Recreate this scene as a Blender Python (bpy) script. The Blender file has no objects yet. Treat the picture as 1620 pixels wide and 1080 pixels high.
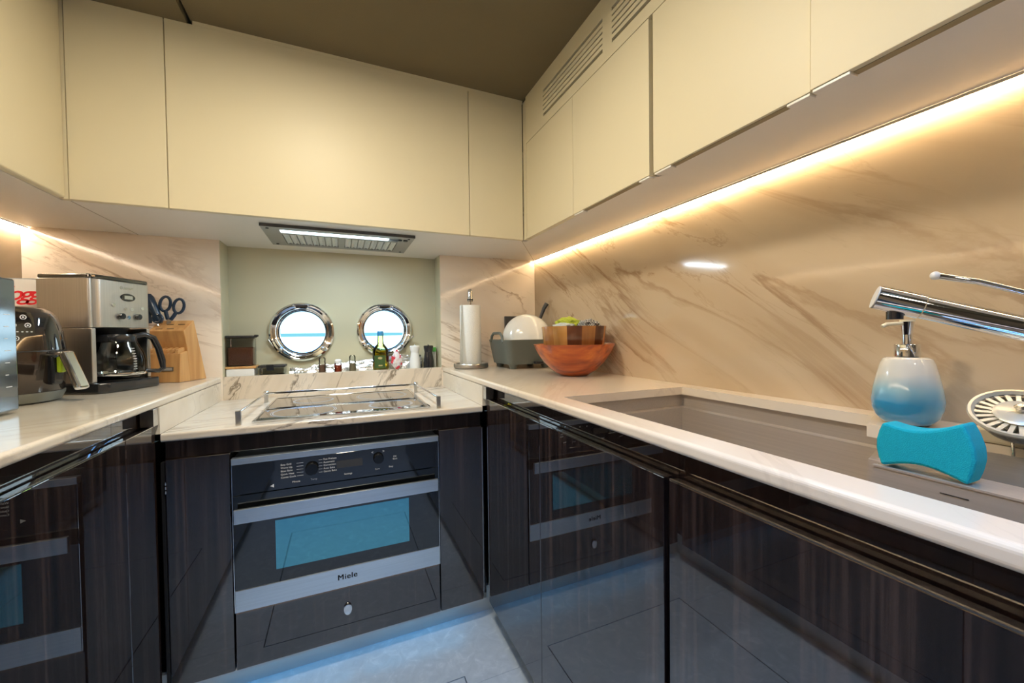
import bpy, bmesh, math, random
from mathutils import Vector, Matrix
random.seed(7)
PI = math.pi
S = bpy.context.scene
COL = S.collection

# ------------------------------------------------------------------ camera
f_px, yaw, pitch, roll = 628.72, math.radians(23.3623), math.radians(1.1762), math.radians(-0.6888)
Fv = Vector((math.sin(yaw)*math.cos(pitch), math.cos(yaw)*math.cos(pitch), -math.sin(pitch)))
Rv = Vector((math.cos(yaw), -math.sin(yaw), 0)); Uv = Rv.cross(Fv)
R2 = Rv*math.cos(roll)+Uv*math.sin(roll); U2 = -Rv*math.sin(roll)+Uv*math.cos(roll)
cam_d = bpy.data.cameras.new('camera'); cam = bpy.data.objects.new('camera', cam_d); COL.objects.link(cam)
cam_d.sensor_width = 36; cam_d.sensor_fit = 'HORIZONTAL'; cam_d.lens = 36*f_px/1620
cam_d.clip_start = 0.01; cam_d.clip_end = 200
cam.matrix_world = Matrix((( R2.x, U2.x, -Fv.x, 0), (R2.y, U2.y, -Fv.y, 0), (R2.z, U2.z, -Fv.z, 0), (0, 0, 0, 1)))
S.camera = cam
# ------------------------------------------------------------------ view
S.view_settings.view_transform = 'Standard'; S.view_settings.look = 'None'
S.view_settings.exposure = 0.30; S.view_settings.gamma = 1.0
try: S.view_settings.use_curve_mapping = False
except Exception: pass
try:
    S.cycles.max_bounces = 10; S.cycles.glossy_bounces = 6; S.cycles.transmission_bounces = 8
    S.cycles.transparent_max_bounces = 12; S.cycles.sample_clamp_indirect = 6
except Exception: pass
# ------------------------------------------------------------------ world: hazy bright sky, far shore, blue zenith
W = bpy.data.worlds.new('sky'); S.world = W; W.use_nodes = True
nt = W.node_tree; nt.nodes.clear()
tc = nt.nodes.new('ShaderNodeTexCoord'); sx = nt.nodes.new('ShaderNodeSeparateXYZ'); nt.links.new(tc.outputs['Generated'], sx.inputs[0])
mr = nt.nodes.new('ShaderNodeMapRange'); mr.inputs[1].default_value = -1; mr.inputs[2].default_value = 1
nt.links.new(sx.outputs['Z'], mr.inputs[0])
rp = nt.nodes.new('ShaderNodeValToRGB'); nt.links.new(mr.outputs[0], rp.inputs[0])
e = rp.color_ramp.elements
e[0].position = 0; e[0].color = (.10, .16, .20, 1); e[1].position = 1; e[1].color = (.15, .42, 1, 1)
for p, c in ((.42, (.15, .20, .22, 1)), (.50, (.18, .21, .22, 1)), (.62, (.20, .24, .27, 1)), (.72, (.20, .46, .95, 1))):
    q = e.new(p); q.color = c
hz = nt.nodes.new('ShaderNodeMath'); hz.operation = 'COMPARE'; hz.inputs[1].default_value = .0018; hz.inputs[2].default_value = .0040; nt.links.new(sx.outputs['Z'], hz.inputs[0])
hm = nt.nodes.new('ShaderNodeMix'); hm.data_type = 'RGBA'; nt.links.new(hz.outputs[0], hm.inputs[0]); nt.links.new(rp.outputs[0], hm.inputs[6]); hm.inputs[7].default_value = (.018, .050, .062, 1)   # far shore line
bg = nt.nodes.new('ShaderNodeBackground'); bg.inputs[1].default_value = 13; nt.links.new(hm.outputs[2], bg.inputs[0])
wo = nt.nodes.new('ShaderNodeOutputWorld'); nt.links.new(bg.outputs[0], wo.inputs[0])

def area(name, loc, size, power, col, rot=(0, 0, 0), shape='DISK', sy=None, spread=PI, portal=False):
    l = bpy.data.lights.new(name, 'AREA'); l.shape = shape; l.size = size
    if sy: l.size_y = sy
    l.energy = power; l.color = col; l.spread = spread
    if portal: l.cycles.is_portal = True
    o = bpy.data.objects.new(name, l); o.location = loc; o.rotation_euler = rot; COL.objects.link(o); return o

ADDED_SPOTS = [(-.08, .80, 9), (.0, .28, 3.2), (.02, -.95, 3.5)]  # ceiling spots added to light the cupboards, all out of view
for dx, dy, pw in ADDED_SPOTS:
    area('added_spot_lamp', (dx, dy, .930), .16, pw, (1, .89, .70))
area('added_hatch_portal', (-.01, -.28, .985), .90, 1, (1, 1, 1), shape='RECTANGLE', sy=.66, portal=True)  # sky portal of the added hatch
area('hood_lamp_light', (.02, 1.655, .376), .30, 3, (.70, .88, 1), shape='RECTANGLE', sy=.03)

# ------------------------------------------------------------------ key dimensions (metres, camera at the origin)
XL, XR = -1.0055, .9735            # side walls
YB, YN, YF = 1.936, 2.052, 1.3563  # marble back wall, niche wall, back cabinet fronts
ZF, ZC, ZU, ZT = -1.05, -.163, .388, .950
XCL, XCR, XDL, XDR = -.445, .461, -.454, .4745
XUL, XUR, YU = -.690, .7114, 1.508
ZH, YH = -.2574, 1.3387            # hob counter
NX0, NX1 = -.439, .456             # niche sides
ZCB = ZC-.022; ZHB = ZH-.022
ZD, ZDB = -.235, -.965
YREAR = -1.6; YE = -.62            # rear wall, end of the cabinet runs

# ------------------------------------------------------------------ materials
MATS = {}
def nodes(name):
    m = bpy.data.materials.new(name); m.use_nodes = True
    n = m.node_tree; b = n.nodes['Principled BSDF']; MATS[name] = m; return m, n, b
def mat(name, col, rough=.5, metal=0, coat=0, coat_r=.03, spec=None, trans=0, ior=None, sheen=0, emit=None, es=0, bump=0, bscale=50, var=0, vscale=8):
    if name in MATS: return MATS[name]
    m, n, b = nodes(name)
    b.inputs['Base Color'].default_value = (*col, 1); b.inputs['Roughness'].default_value = rough
    b.inputs['Metallic'].default_value = metal; b.inputs['Coat Weight'].default_value = coat; b.inputs['Coat Roughness'].default_value = coat_r
    if spec is not None: b.inputs['Specular IOR Level'].default_value = spec
    b.inputs['Transmission Weight'].default_value = trans
    if ior: b.inputs['IOR'].default_value = ior
    if sheen: b.inputs['Sheen Weight'].default_value = sheen
    if emit: b.inputs['Emission Color'].default_value = (*emit, 1); b.inputs['Emission Strength'].default_value = es
    t = n.nodes.new('ShaderNodeTexCoord')
    nz = n.nodes.new('ShaderNodeTexNoise'); nz.inputs['Scale'].default_value = vscale; nz.inputs['Detail'].default_value = 4
    n.links.new(t.outputs['Object'], nz.inputs['Vector'])
    v = var if var else .03
    mx = n.nodes.new('ShaderNodeMix'); mx.data_type = 'RGBA'
    mx.inputs[6].default_value = (*[c*(1-v) for c in col], 1); mx.inputs[7].default_value = (*[min(1, c*(1+v)) for c in col], 1)
    n.links.new(nz.outputs['Fac'], mx.inputs[0]); n.links.new(mx.outputs[2], b.inputs['Base Color'])
    if bump:
        nb = n.nodes.new('ShaderNodeTexNoise'); nb.inputs['Scale'].default_value = bscale; n.links.new(t.outputs['Object'], nb.inputs['Vector'])
        bp = n.nodes.new('ShaderNodeBump'); bp.inputs['Strength'].default_value = bump; bp.inputs['Distance'].default_value = .01
        n.links.new(nb.outputs['Fac'], bp.inputs['Height']); n.links.new(bp.outputs[0], b.inputs['Normal'])
    return m
def ramp(n, src, stops):
    r = n.nodes.new('ShaderNodeValToRGB'); el = r.color_ramp.elements
    el[0].position, el[0].color = stops[0][0], (*stops[0][1], 1); el[1].position, el[1].color = stops[-1][0], (*stops[-1][1], 1)
    for p, c in stops[1:-1]: q = el.new(p); q.color = (*c, 1)
    n.links.new(src, r.inputs[0]); return r.outputs[0]
def dirs(n, v, along, across, off=(0, 0, 0)):
    """noise coordinates stretched along direction v"""
    g = n.nodes.new('ShaderNodeNewGeometry')
    v = Vector(v).normalized(); a = Vector((0, 0, 1)) if abs(v.z) < .9 else Vector((1, 0, 0)); p = v.cross(a).normalized(); q = v.cross(p)
    cb = n.nodes.new('ShaderNodeCombineXYZ')
    for i, (w, s) in enumerate(((v, along), (p, across), (q, across))):
        d = n.nodes.new('ShaderNodeVectorMath'); d.operation = 'DOT_PRODUCT'; d.inputs[1].default_value = tuple(w*s)
        n.links.new(g.outputs['Position'], d.inputs[0])
        ad = n.nodes.new('ShaderNodeMath'); ad.operation = 'ADD'; ad.inputs[1].default_value = off[i]; n.links.new(d.outputs['Value'], ad.inputs[0])
        n.links.new(ad.outputs[0], cb.inputs[i])
    return cb.outputs[0]
def marble(name, v, base=(.72, .60, .46), light=(.80, .71, .59), vein=(.36, .22, .11), along=1.1, across=5.0, off=(0, 0, 0), rough=.10, amount=.75, dens=.008):
    m, n, b = nodes(name)
    vec = dirs(n, v, along, across, off)
    def noise(scale, detail, dist, vv=vec, rg=.6):
        z = n.nodes.new('ShaderNodeTexNoise'); z.inputs['Scale'].default_value = scale; z.inputs['Detail'].default_value = detail
        z.inputs['Distortion'].default_value = dist; z.inputs['Roughness'].default_value = rg; n.links.new(vv, z.inputs['Vector']); return z.outputs['Fac']
    big = ramp(n, noise(.8, 3, .6), [(.35, base), (.6, light)])
    w = (0, 0, 0); o = (1, 1, 1)
    v1 = ramp(n, noise(.85, 8, .9), [(.5-dens*4, w), (.5-dens*.3, o), (.5+dens*.2, o), (.5+dens*2, w)])
    v2 = ramp(n, noise(2.0, 8, .5), [(.57-dens*2, w), (.57, (.55, .55, .55)), (.57+dens*1.2, w)])
    gate = ramp(n, noise(.9, 2, .2), [(.42, w), (.60, o)])
    mx = n.nodes.new('ShaderNodeMath'); mx.operation = 'MAXIMUM'; n.links.new(v1, mx.inputs[0]); n.links.new(v2, mx.inputs[1])
    ml = n.nodes.new('ShaderNodeMath'); ml.operation = 'MULTIPLY'; n.links.new(mx.outputs[0], ml.inputs[0]); n.links.new(gate, ml.inputs[1])
    m2 = n.nodes.new('ShaderNodeMath'); m2.operation = 'MULTIPLY'; n.links.new(ml.outputs[0], m2.inputs[0]); m2.inputs[1].default_value = amount
    mm = n.nodes.new('ShaderNodeMix'); mm.data_type = 'RGBA'; n.links.new(m2.outputs[0], mm.inputs[0]); n.links.new(big, mm.inputs[6]); mm.inputs[7].default_value = (*vein, 1)
    n.links.new(mm.outputs[2], b.inputs['Base Color']); b.inputs['Roughness'].default_value = rough; b.inputs['Specular IOR Level'].default_value = .5
    b.inputs['Coat Weight'].default_value = .15; b.inputs['Coat Roughness'].default_value = .04
    return m
M_wallR = marble('marble_right_wall', (0, -.83, -.56), base=(.52, .395, .255), light=(.62, .50, .35), vein=(.27, .145, .065), amount=.70, across=5.2, dens=.011)
M_wallB = marble('marble_back_wall', (.93, 0, -.37), off=(3, 1, 2), base=(.82, .69, .55), light=(.90, .80, .68), amount=.7)
M_ctR = marble('marble_right_counter', (.55, .83, 0), base=(.74, .63, .50), light=(.82, .72, .59), vein=(.42, .33, .26), off=(7, 2, 0), amount=.2, rough=.14)
M_ctL = marble('marble_left_counter', (.8, .6, 0), base=(.72, .64, .52), light=(.80, .73, .62), vein=(.36, .29, .22), off=(1, 6, 4), amount=.35, rough=.14)
M_ctH = marble('marble_hob_counter', (.95, .3, .2), base=(.64, .57, .48), light=(.74, .68, .60), vein=(.16, .13, .11), off=(4, 3, 4), amount=.9, rough=.10, across=6)
M_lip = marble('marble_ledge', (.45, 0, .89), base=(.66, .55, .42), light=(.76, .66, .54), vein=(.16, .12, .08), off=(2, 9, 4), amount=.9, across=7, along=2)

def ebony(name, off, c=((.003, .0016, .0016), (.014, .0075, .0065), (.072, .045, .038))):
    m, n, b = nodes(name)
    vec = dirs(n, (0, 0, 1), .7, 42, off)
    z = n.nodes.new('ShaderNodeTexNoise'); z.inputs['Scale'].default_value = 1.6; z.inputs['Detail'].default_value = 7; z.inputs['Roughness'].default_value = .62; n.links.new(vec, z.inputs['Vector'])
    n.links.new(ramp(n, z.outputs['Fac'], [(.34, c[0]), (.52, c[1]), (.72, c[2])]), b.inputs['Base Color'])
    b.inputs['Roughness'].default_value = .55; b.inputs['Specular IOR Level'].default_value = .08; b.inputs['Coat Weight'].default_value = 1; b.inputs['Coat Roughness'].default_value = .008
    b.inputs['Coat IOR'].default_value = 2.15; return m
M_eb = ebony('ebony_lacquer', (0, 0, 0)); M_eb2 = ebony('ebony_lacquer_edge', (4, 2, 1), ((.008, .005, .004), (.018, .010, .008), (.035, .02, .016)))
M_cream = mat('cream_lacquer', (.78, .70, .49), .44, spec=.35, var=.01)
M_soff = mat('soffit_lacquer', (.86, .83, .76), .30, var=.01)
M_niche = mat('niche_paint', (.56, .52, .36), .45, var=.02)
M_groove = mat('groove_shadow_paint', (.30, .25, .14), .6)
M_ceil = mat('ceiling_fabric', (.165, .132, .070), .85, bump=.2, bscale=500, var=.12, vscale=3)
M_black = mat('matt_black', (.010, .010, .011), .45)
M_blackg = mat('gloss_black', (.005, .006, .009), .04, coat=1)
M_blackpl = mat('black_plastic', (.014, .015, .018), .22, coat=.4)
def brushed(name, col, rough=.28, v=(1, 0, 0)):
    m, n, b = nodes(name); vec = dirs(n, v, 3, 350)
    z = n.nodes.new('ShaderNodeTexNoise'); z.inputs['Scale'].default_value = 1; z.inputs['Detail'].default_value = 3; n.links.new(vec, z.inputs['Vector'])
    n.links.new(ramp(n, z.outputs['Fac'], [(.3, tuple(c*.9 for c in col)), (.7, col)]), b.inputs['Base Color'])
    b.inputs['Metallic'].default_value = 1; b.inputs['Roughness'].default_value = rough; return m
M_steel = brushed('brushed_steel', (.62, .61, .59)); M_steelz = brushed('brushed_steel_vertical', (.76, .73, .68), .34, (0, 0, 1))
M_sink = brushed('sink_steel', (.54, .48, .42), .42, (0, 1, 0)); M_sink.node_tree.nodes['Principled BSDF'].inputs['Metallic'].default_value = .55
M_oven = brushed('oven_steel', (.76, .85, .93), .38)
M_chrome = mat('chrome', (.84, .86, .88), .05, metal=1)
M_satin = mat('satin_metal', (.62, .60, .57), .22, metal=1)
M_kick = mat('kick_panel', (.62, .64, .64), .30, metal=.3, var=.05)
M_white = mat('white_plastic', (.80, .80, .78), .35)
M_ink = mat('white_ink', (.80, .82, .84), .5)
M_ink2 = mat('black_ink', (.02, .02, .02), .5)
def floor_mat():
    m, n, b = nodes('floor_stone'); t = n.nodes.new('ShaderNodeTexCoord')
    z = n.nodes.new('ShaderNodeTexNoise'); z.inputs['Scale'].default_value = 22; z.inputs['Detail'].default_value = 9; z.inputs['Roughness'].default_value = .65; z.inputs['Distortion'].default_value = 1.3
    n.links.new(t.outputs['Object'], z.inputs['Vector'])
    n.links.new(ramp(n, z.outputs['Fac'], [(.3, (.44, .51, .57)), (.55, (.51, .58, .64)), (.72, (.66, .72, .77))]), b.inputs['Base Color'])
    b.inputs['Roughness'].default_value = .28; return m
M_floor = floor_mat()
def glassy(name, tint=(1, 1, 1), refl=1.45, rough=0.0):
    """clear pane: see-through with a Fresnel reflection"""
    m = bpy.data.materials.new(name); m.use_nodes = True; n = m.node_tree; n.nodes.clear()
    tr = n.nodes.new('ShaderNodeBsdfTransparent'); tr.inputs[0].default_value = (*tint, 1)
    gl = n.nodes.new('ShaderNodeBsdfGlossy'); gl.inputs['Roughness'].default_value = rough
    fr = n.nodes.new('ShaderNodeFresnel'); fr.inputs[0].default_value = refl
    mx = n.nodes.new('ShaderNodeMixShader'); n.links.new(fr.outputs[0], mx.inputs[0]); n.links.new(tr.outputs[0], mx.inputs[1]); n.links.new(gl.outputs[0], mx.inputs[2])
    o = n.nodes.new('ShaderNodeOutputMaterial'); n.links.new(mx.outputs[0], o.inputs[0]); MATS[name] = m; return m
M_pane = glassy('porthole_glass', (.96, 1, 1)); M_clear = glassy('clear_glass', (.92, .94, .95), 1.5)
M_green = glassy('green_glass', (.88, .95, .50), 1.5)
def emis(name, col, s):
    m = bpy.data.materials.new(name); m.use_nodes = True; n = m.node_tree; n.nodes.clear()
    em = n.nodes.new('ShaderNodeEmission'); em.inputs[0].default_value = (*col, 1); em.inputs[1].default_value = s
    o = n.nodes.new('ShaderNodeOutputMaterial'); n.links.new(em.outputs[0], o.inputs[0]); return m
M_ledR = emis('led_warm', (1, .74, .44), 46); M_ledL = emis('led_neutral', (1, .82, .62), 60)
M_blue = emis('added_toe_blue', (.12, .55, 1), 5); M_hoodl = emis('hood_lamp_glow', (.72, .92, 1), 5); M_dl = emis('added_downlight_glow', (1, .8, .5), 14)  # toe and downlight glows belong to added lamps

# ------------------------------------------------------------------ mesh helpers
class B:
    def __init__(s): s.b = bmesh.new()
    def box(s, x0, x1, y0, y1, z0, z1, bev=0, seg=2):
        t = bmesh.new(); bmesh.ops.create_cube(t, size=1)
        for v in t.verts: v.co = Vector(((x0+x1)/2+v.co.x*(x1-x0), (y0+y1)/2+v.co.y*(y1-y0), (z0+z1)/2+v.co.z*(z1-z0)))
        if bev: bmesh.ops.bevel(t, geom=list(t.edges), offset=bev, segments=seg, profile=.5, affect='EDGES')
        s.merge(t); return s
    def merge(s, t, M=None):
        if M is not None: bmesh.ops.transform(t, matrix=M, verts=t.verts)
        me = bpy.data.meshes.new('tmp'); t.to_mesh(me); t.free(); s.b.from_mesh(me); bpy.data.meshes.remove(me); return s
    def lathe(s, prof, c=(0, 0, 0), n=32, axis=(0, 0, 1), capb=False, capt=False, sx=1, sy=1):
        t = bmesh.new(); rings = []
        for r, z in prof:
            rings.append([t.verts.new((max(r, 1e-5)*math.cos(2*PI*i/n)*sx, max(r, 1e-5)*math.sin(2*PI*i/n)*sy, z)) for i in range(n)])
        for a, b in zip(rings, rings[1:]):
            for i in range(n): t.faces.new((a[i], a[(i+1) % n], b[(i+1) % n], b[i]))
        if capb: t.faces.new(rings[0][::-1])
        if capt: t.faces.new(rings[-1])
        q = Vector(axis).normalized().to_track_quat('Z', 'Y').to_matrix().to_4x4()
        for f in t.faces: f.smooth = True
        return s.merge(t, Matrix.Translation(c) @ q)
    def cyl(s, c, r, h, axis=(0, 0, 1), n=24, r2=None, bev=0):
        r2 = r if r2 is None else r2
        if bev: return s.lathe([(r-bev, 0), (r, bev), (r2, h-bev), (r2-bev, h)], c, n, axis, True, True)
        return s.lathe([(r, 0), (r2, h)], c, n, axis, True, True)
    def tube(s, pts, r, n=10, closed=False, radii=None):
        P = [Vector(p) for p in pts]; t = bmesh.new(); rings = []; N = len(P); ref = None
        for i, p in enumerate(P):
            a = P[(i-1) % N] if (closed or i) else P[0]; b = P[(i+1) % N] if (closed or i < N-1) else P[-1]
            d = (b-a).normalized()
            if ref is None:
                ref = Vector((0, 0, 1)) if abs(d.z) < .9 else Vector((1, 0, 0))
            u = d.cross(ref).normalized(); w = u.cross(d).normalized(); ref = w
            rr = radii[i] if radii else r
            rings.append([t.verts.new(p+u*math.cos(2*PI*k/n)*rr+w*math.sin(2*PI*k/n)*rr) for k in range(n)])
        for i in range(N if closed else N-1):
            a, b = rings[i], rings[(i+1) % N]
            if closed and i == N-1:
                k0 = min(range(n), key=lambda k: (b[k].co-a[0].co).length); b = b[k0:]+b[:k0]
            for k in range(n): t.faces.new((a[k], a[(k+1) % n], b[(k+1) % n], b[k]))
        if not closed: t.faces.new(rings[0][::-1]); t.faces.new(rings[-1])
        for f in t.faces: f.smooth = True
        bmesh.ops.recalc_face_normals(t, faces=t.faces)
        return s.merge(t)
    def prism(s, poly, d, M=None, bev=0, seg=2):
        """poly in local XY, extruded to +Z by d"""
        t = bmesh.new(); a = [t.verts.new((x, y, 0)) for x, y in poly]; b = [t.verts.new((x, y, d)) for x, y in poly]; n = len(poly)
        t.faces.new(a[::-1]); t.faces.new(b)
        for i in range(n): t.faces.new((a[i], a[(i+1) % n], b[(i+1) % n], b[i]))
        bmesh.ops.recalc_face_normals(t, faces=t.faces)
        if bev: bmesh.ops.bevel(t, geom=list(t.edges), offset=bev, segments=seg, profile=.5, affect='EDGES')
        return s.merge(t, M)
    def sphere(s, c, rx, ry=None, rz=None, n=16):
        ry = ry or rx; rz = rz or rx
        t = bmesh.new(); bmesh.ops.create_uvsphere(t, u_segments=n, v_segments=n//2+2, radius=1)
        for v in t.verts: v.co = Vector((c[0]+v.co.x*rx, c[1]+v.co.y*ry, c[2]+v.co.z*rz))
        for f in t.faces: f.smooth = True
        return s.merge(t)
    def text(s, body, size, M, depth=.0004, shear=0, off=0, align='CENTER', space=1):
        c = bpy.data.curves.new('t', 'FONT'); c.body = body; c.size = size; c.extrude = depth; c.align_x = align; c.align_y = 'CENTER'; c.shear = shear; c.offset = off; c.space_character = space
        o = bpy.data.objects.new('t', c); COL.objects.link(o); bpy.context.view_layer.update()
        me = bpy.data.meshes.new_from_object(o.evaluated_get(bpy.context.evaluated_depsgraph_get()))
        bpy.data.objects.remove(o); bpy.data.curves.remove(c)
        t = bmesh.new(); t.from_mesh(me); bpy.data.meshes.remove(me); return s.merge(t, M)
    def mv(s, M): bmesh.ops.transform(s.b, matrix=M, verts=s.b.verts); return s
WM = {}
def thing(name, label, cat, loc=(0, 0, 0), rotz=0, group=None, M=None):
    o = bpy.data.objects.new(name, None); COL.objects.link(o); o.empty_display_size = .05
    o.matrix_world = M if M is not None else Matrix.Translation(loc) @ Matrix.Rotation(rotz, 4, 'Z')
    WM[o.name] = o.matrix_world.copy(); o['label'] = label; o['category'] = cat
    if group: o['group'] = group
    return o
def obj(name, b, m, parent=None, world=False, label=None, smooth=False):
    if parent is not None and world:
        P = WM[parent.name]; bmesh.ops.transform(b.b, matrix=P.inverted(), verts=b.b.verts)
    me = bpy.data.meshes.new(name)
    if smooth:
        for f in b.b.faces: f.smooth = True
    b.b.to_mesh(me); b.b.free()
    for mm in (m if isinstance(m, (list, tuple)) else [m]): me.materials.append(mm)
    flags = [p.use_smooth for p in me.polygons]
    if any(flags):
        me.set_sharp_from_angle(angle=math.radians(38)); me.polygons.foreach_set('use_smooth', flags); me.update()
    o = bpy.data.objects.new(name, me); COL.objects.link(o)
    if parent is not None:
        o.parent = parent; WM[o.name] = WM[parent.name]
    else: WM[o.name] = Matrix.Identity(4)
    if label: o['label'] = label
    return o
def tag(o, label, cat, group=None):
    o['label'] = label; o['category'] = cat
    if group: o['group'] = group
    return o
def origin(o, p):
    p = Vector(p); o.data.transform(Matrix.Translation(-p)); o.location = p; return o
def struct(name, b, m):
    o = obj(name, b, m); o['kind'] = 'structure'; return o
def frame(origin_, xd, yd):
    """matrix whose local X, Y run along xd, yd"""
    x = Vector(xd).normalized(); z = x.cross(Vector(yd)).normalized(); y = z.cross(x)
    return Matrix(((x.x, y.x, z.x, origin_[0]), (x.y, y.y, z.y, origin_[1]), (x.z, y.z, z.z, origin_[2]), (0, 0, 0, 1)))

# ================================================================== SETTING
# floor: stone slabs with thin joints and an inspection hatch outline
fb = B()
HX0, HX1, HY0, HY1 = -.255, .328, .30, 1.160
g = .0035
fl = [(XL, XR, 1.1265, 2.0), (XL, HX0-g, HY0-.0, 1.1235+.0), (HX1+g, XR, HY0, 1.1235)]
fb = B(); ZS = ZF-.03
def fslab(x0, x1, y0, y1): fb.box(x0, x1, y0, y1, ZS, ZF)
fslab(XL-.05, XR+.05, HY1+g, 2.2)
fslab(XL-.05, HX0-g, 1.1245, HY1+g); fslab(HX1+g, XR+.05, 1.1245, HY1+g)
fslab(XL-.05, HX0-g, HY0-g, 1.1235); fslab(HX1+g, XR+.05, HY0-g, 1.1235)
fslab(HX0, HX1, HY0, HY1)
fslab(XL-.05, XR+.05, -.40, HY0-g); fslab(XL-.05, XR+.05, YREAR-.1, -.403)
struct('floor', fb, M_floor)
ub = B(); ub.box(XL-.05, XR+.05, YREAR-.1, 2.2, ZS-.02, ZS-.001); struct('trim_5', ub, M_black)

# ceiling: dark fabric panels, lower one on the left, added unseen hatch behind the camera
cb = B()
ZC1, ZC2 = .962, .950
HA = (-.46, .44, -.62, .06)  # unseen hatch added to let blue sky light onto the floor
def cp(x0, x1, y0, y1, z): cb.box(x0, x1, y0, y1, z, z+.06)
cp(-.400, XR+.05, HA[3], 2.2, ZC1)
cp(XL-.05, -.408, HA[3], 2.2, ZC2)
cp(HA[1], XR+.05, HA[2], HA[3], ZC1); cp(XL-.05, HA[0], HA[2], HA[3], ZC1); cp(XL-.05, XR+.05, YREAR-.1, HA[2], ZC1)
cb.box(-.42, -.39, HA[3], 2.2, ZC1+.0602, ZC1+.07)
struct('ceiling', cb, M_ceil)
hb = B()
for a in ((HA[0], HA[0]+.02, HA[2], HA[3]), (HA[1]-.02, HA[1], HA[2], HA[3]), (HA[0]+.02, HA[1]-.02, HA[2], HA[2]+.02), (HA[0]+.02, HA[1]-.02, HA[3]-.02, HA[3])): hb.box(*a, ZC1-.004, ZC1+.06)
struct('window_3', hb, M_cream)  # frame of the added hatch
pb = B(); pb.box(HA[0]+.021, HA[1]-.021, HA[2]+.021, HA[3]-.021, ZC1+.03, ZC1+.034); o = obj('window_pane', pb, M_pane); o['kind'] = 'structure'; o.name = 'window_4'  # pane of the added hatch

# side walls (marble splash from counter to soffit, painted above)
wb = B(); wb.box(XR, XR+.05, YREAR-.1, 2.2, ZF-.03, 1.02); struct('wall_right', wb, M_wallR)
wb = B(); wb.box(XL-.05, XL, YREAR-.1, 2.2, ZF-.03, 1.02); struct('wall_left', wb, M_wallR)
wb = B(); wb.box(XL-.05, XR+.05, YREAR-.1, YREAR, ZF-.03, 1.02); struct('wall_front', wb, mat('rear_bulkhead_paint', (.10, .08, .06), .5))
# back wall: two marble panels beside the niche
wb = B()
wb.box(XL, NX0, YB, YN+.1, ZC-.12, 1.02); wb.box(NX1, XR, YB, YN+.1, ZC-.12, 1.02)
wb.box(XL, XR, YB, YN+.1, ZF-.03, ZC-.12-.0005); wb.box(NX0, NX1, YB, YN+.1, ZU+.012, 1.02)
struct('wall_back', wb, M_wallB)
# cream corner edging of the niche, seen as a narrow return
nb = B(); nb.box(NX0, NX0+.002, YB+.001, YN, ZC-.03, ZU); nb.box(NX1-.002, NX1, YB+.001, YN, ZC-.03, ZU)
nb.box(NX0+.002, NX1-.002, YB+.0205, YN+.0, ZC-.10, ZC-.004); struct('wall_niche', nb, M_niche); bpy.data.objects['wall_niche']['kind'] = 'structure'
# niche wall with two round openings
PH = [(-.158, .0175, .135), (.202, .0245, .131)]
def holed_wall():
    b = B(); t = b.b; y0, y1 = YN, YN+.07; R_ = .106; n = 48
    xs = [NX0, PH[0][0]-.125, PH[0][0]+.125, PH[1][0]-.125, PH[1][0]+.125, NX1]; zlo, zhi = ZC-.03, ZU+.01
    for i in (0, 2, 4): b.box(xs[i], xs[i+1], y0, y1, zlo, zhi)
    t = bmesh.new()
    for k, (cx, cz, _) in enumerate(PH):
        xa, xb = xs[1+2*k], xs[2+2*k]; ring = []; sq = []
        for i in range(n):
            a = 2*PI*(i+.5)/n; c, s_ = math.cos(a), math.sin(a)
            kx = (xb-cx)/abs(c) if abs(c) > 1e-6 else 9; kz = ((zhi-cz) if s_ > 0 else (cz-zlo))/abs(s_) if abs(s_) > 1e-6 else 9
            kk = min(kx, kz); ring.append((cx+R_*c, cz+R_*s_)); sq.append((cx+kk*c, cz+kk*s_))
        rf = [t.verts.new((x, y0, z)) for x, z in ring]; sf = [t.verts.new((x, y0, z)) for x, z in sq]; rb = [t.verts.new((x, y1, z)) for x, z in ring]
        cn = [t.verts.new((x, y0, z)) for x, z in ((xb, zhi), (xa, zhi), (xa, zlo), (xb, zlo))]
        for i in range(n):
            j = (i+1) % n; t.faces.new((rf[i], rf[j], sf[j], sf[i])); t.faces.new((rf[i], rb[i], rb[j], rf[j]))
            p, q = sq[i], sq[j]
            if abs(p[0]-q[0]) > 1e-6 and abs(p[1]-q[1]) > 1e-6:
                m = Vector(((p[0]+q[0])/2, (p[1]+q[1])/2)); c = min(cn, key=lambda v: (Vector((v.co.x, v.co.z))-m).length); t.faces.new((sf[i], sf[j], c))
    b.merge(t); return b
struct('wall_porthole', holed_wall(), M_niche)
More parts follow.
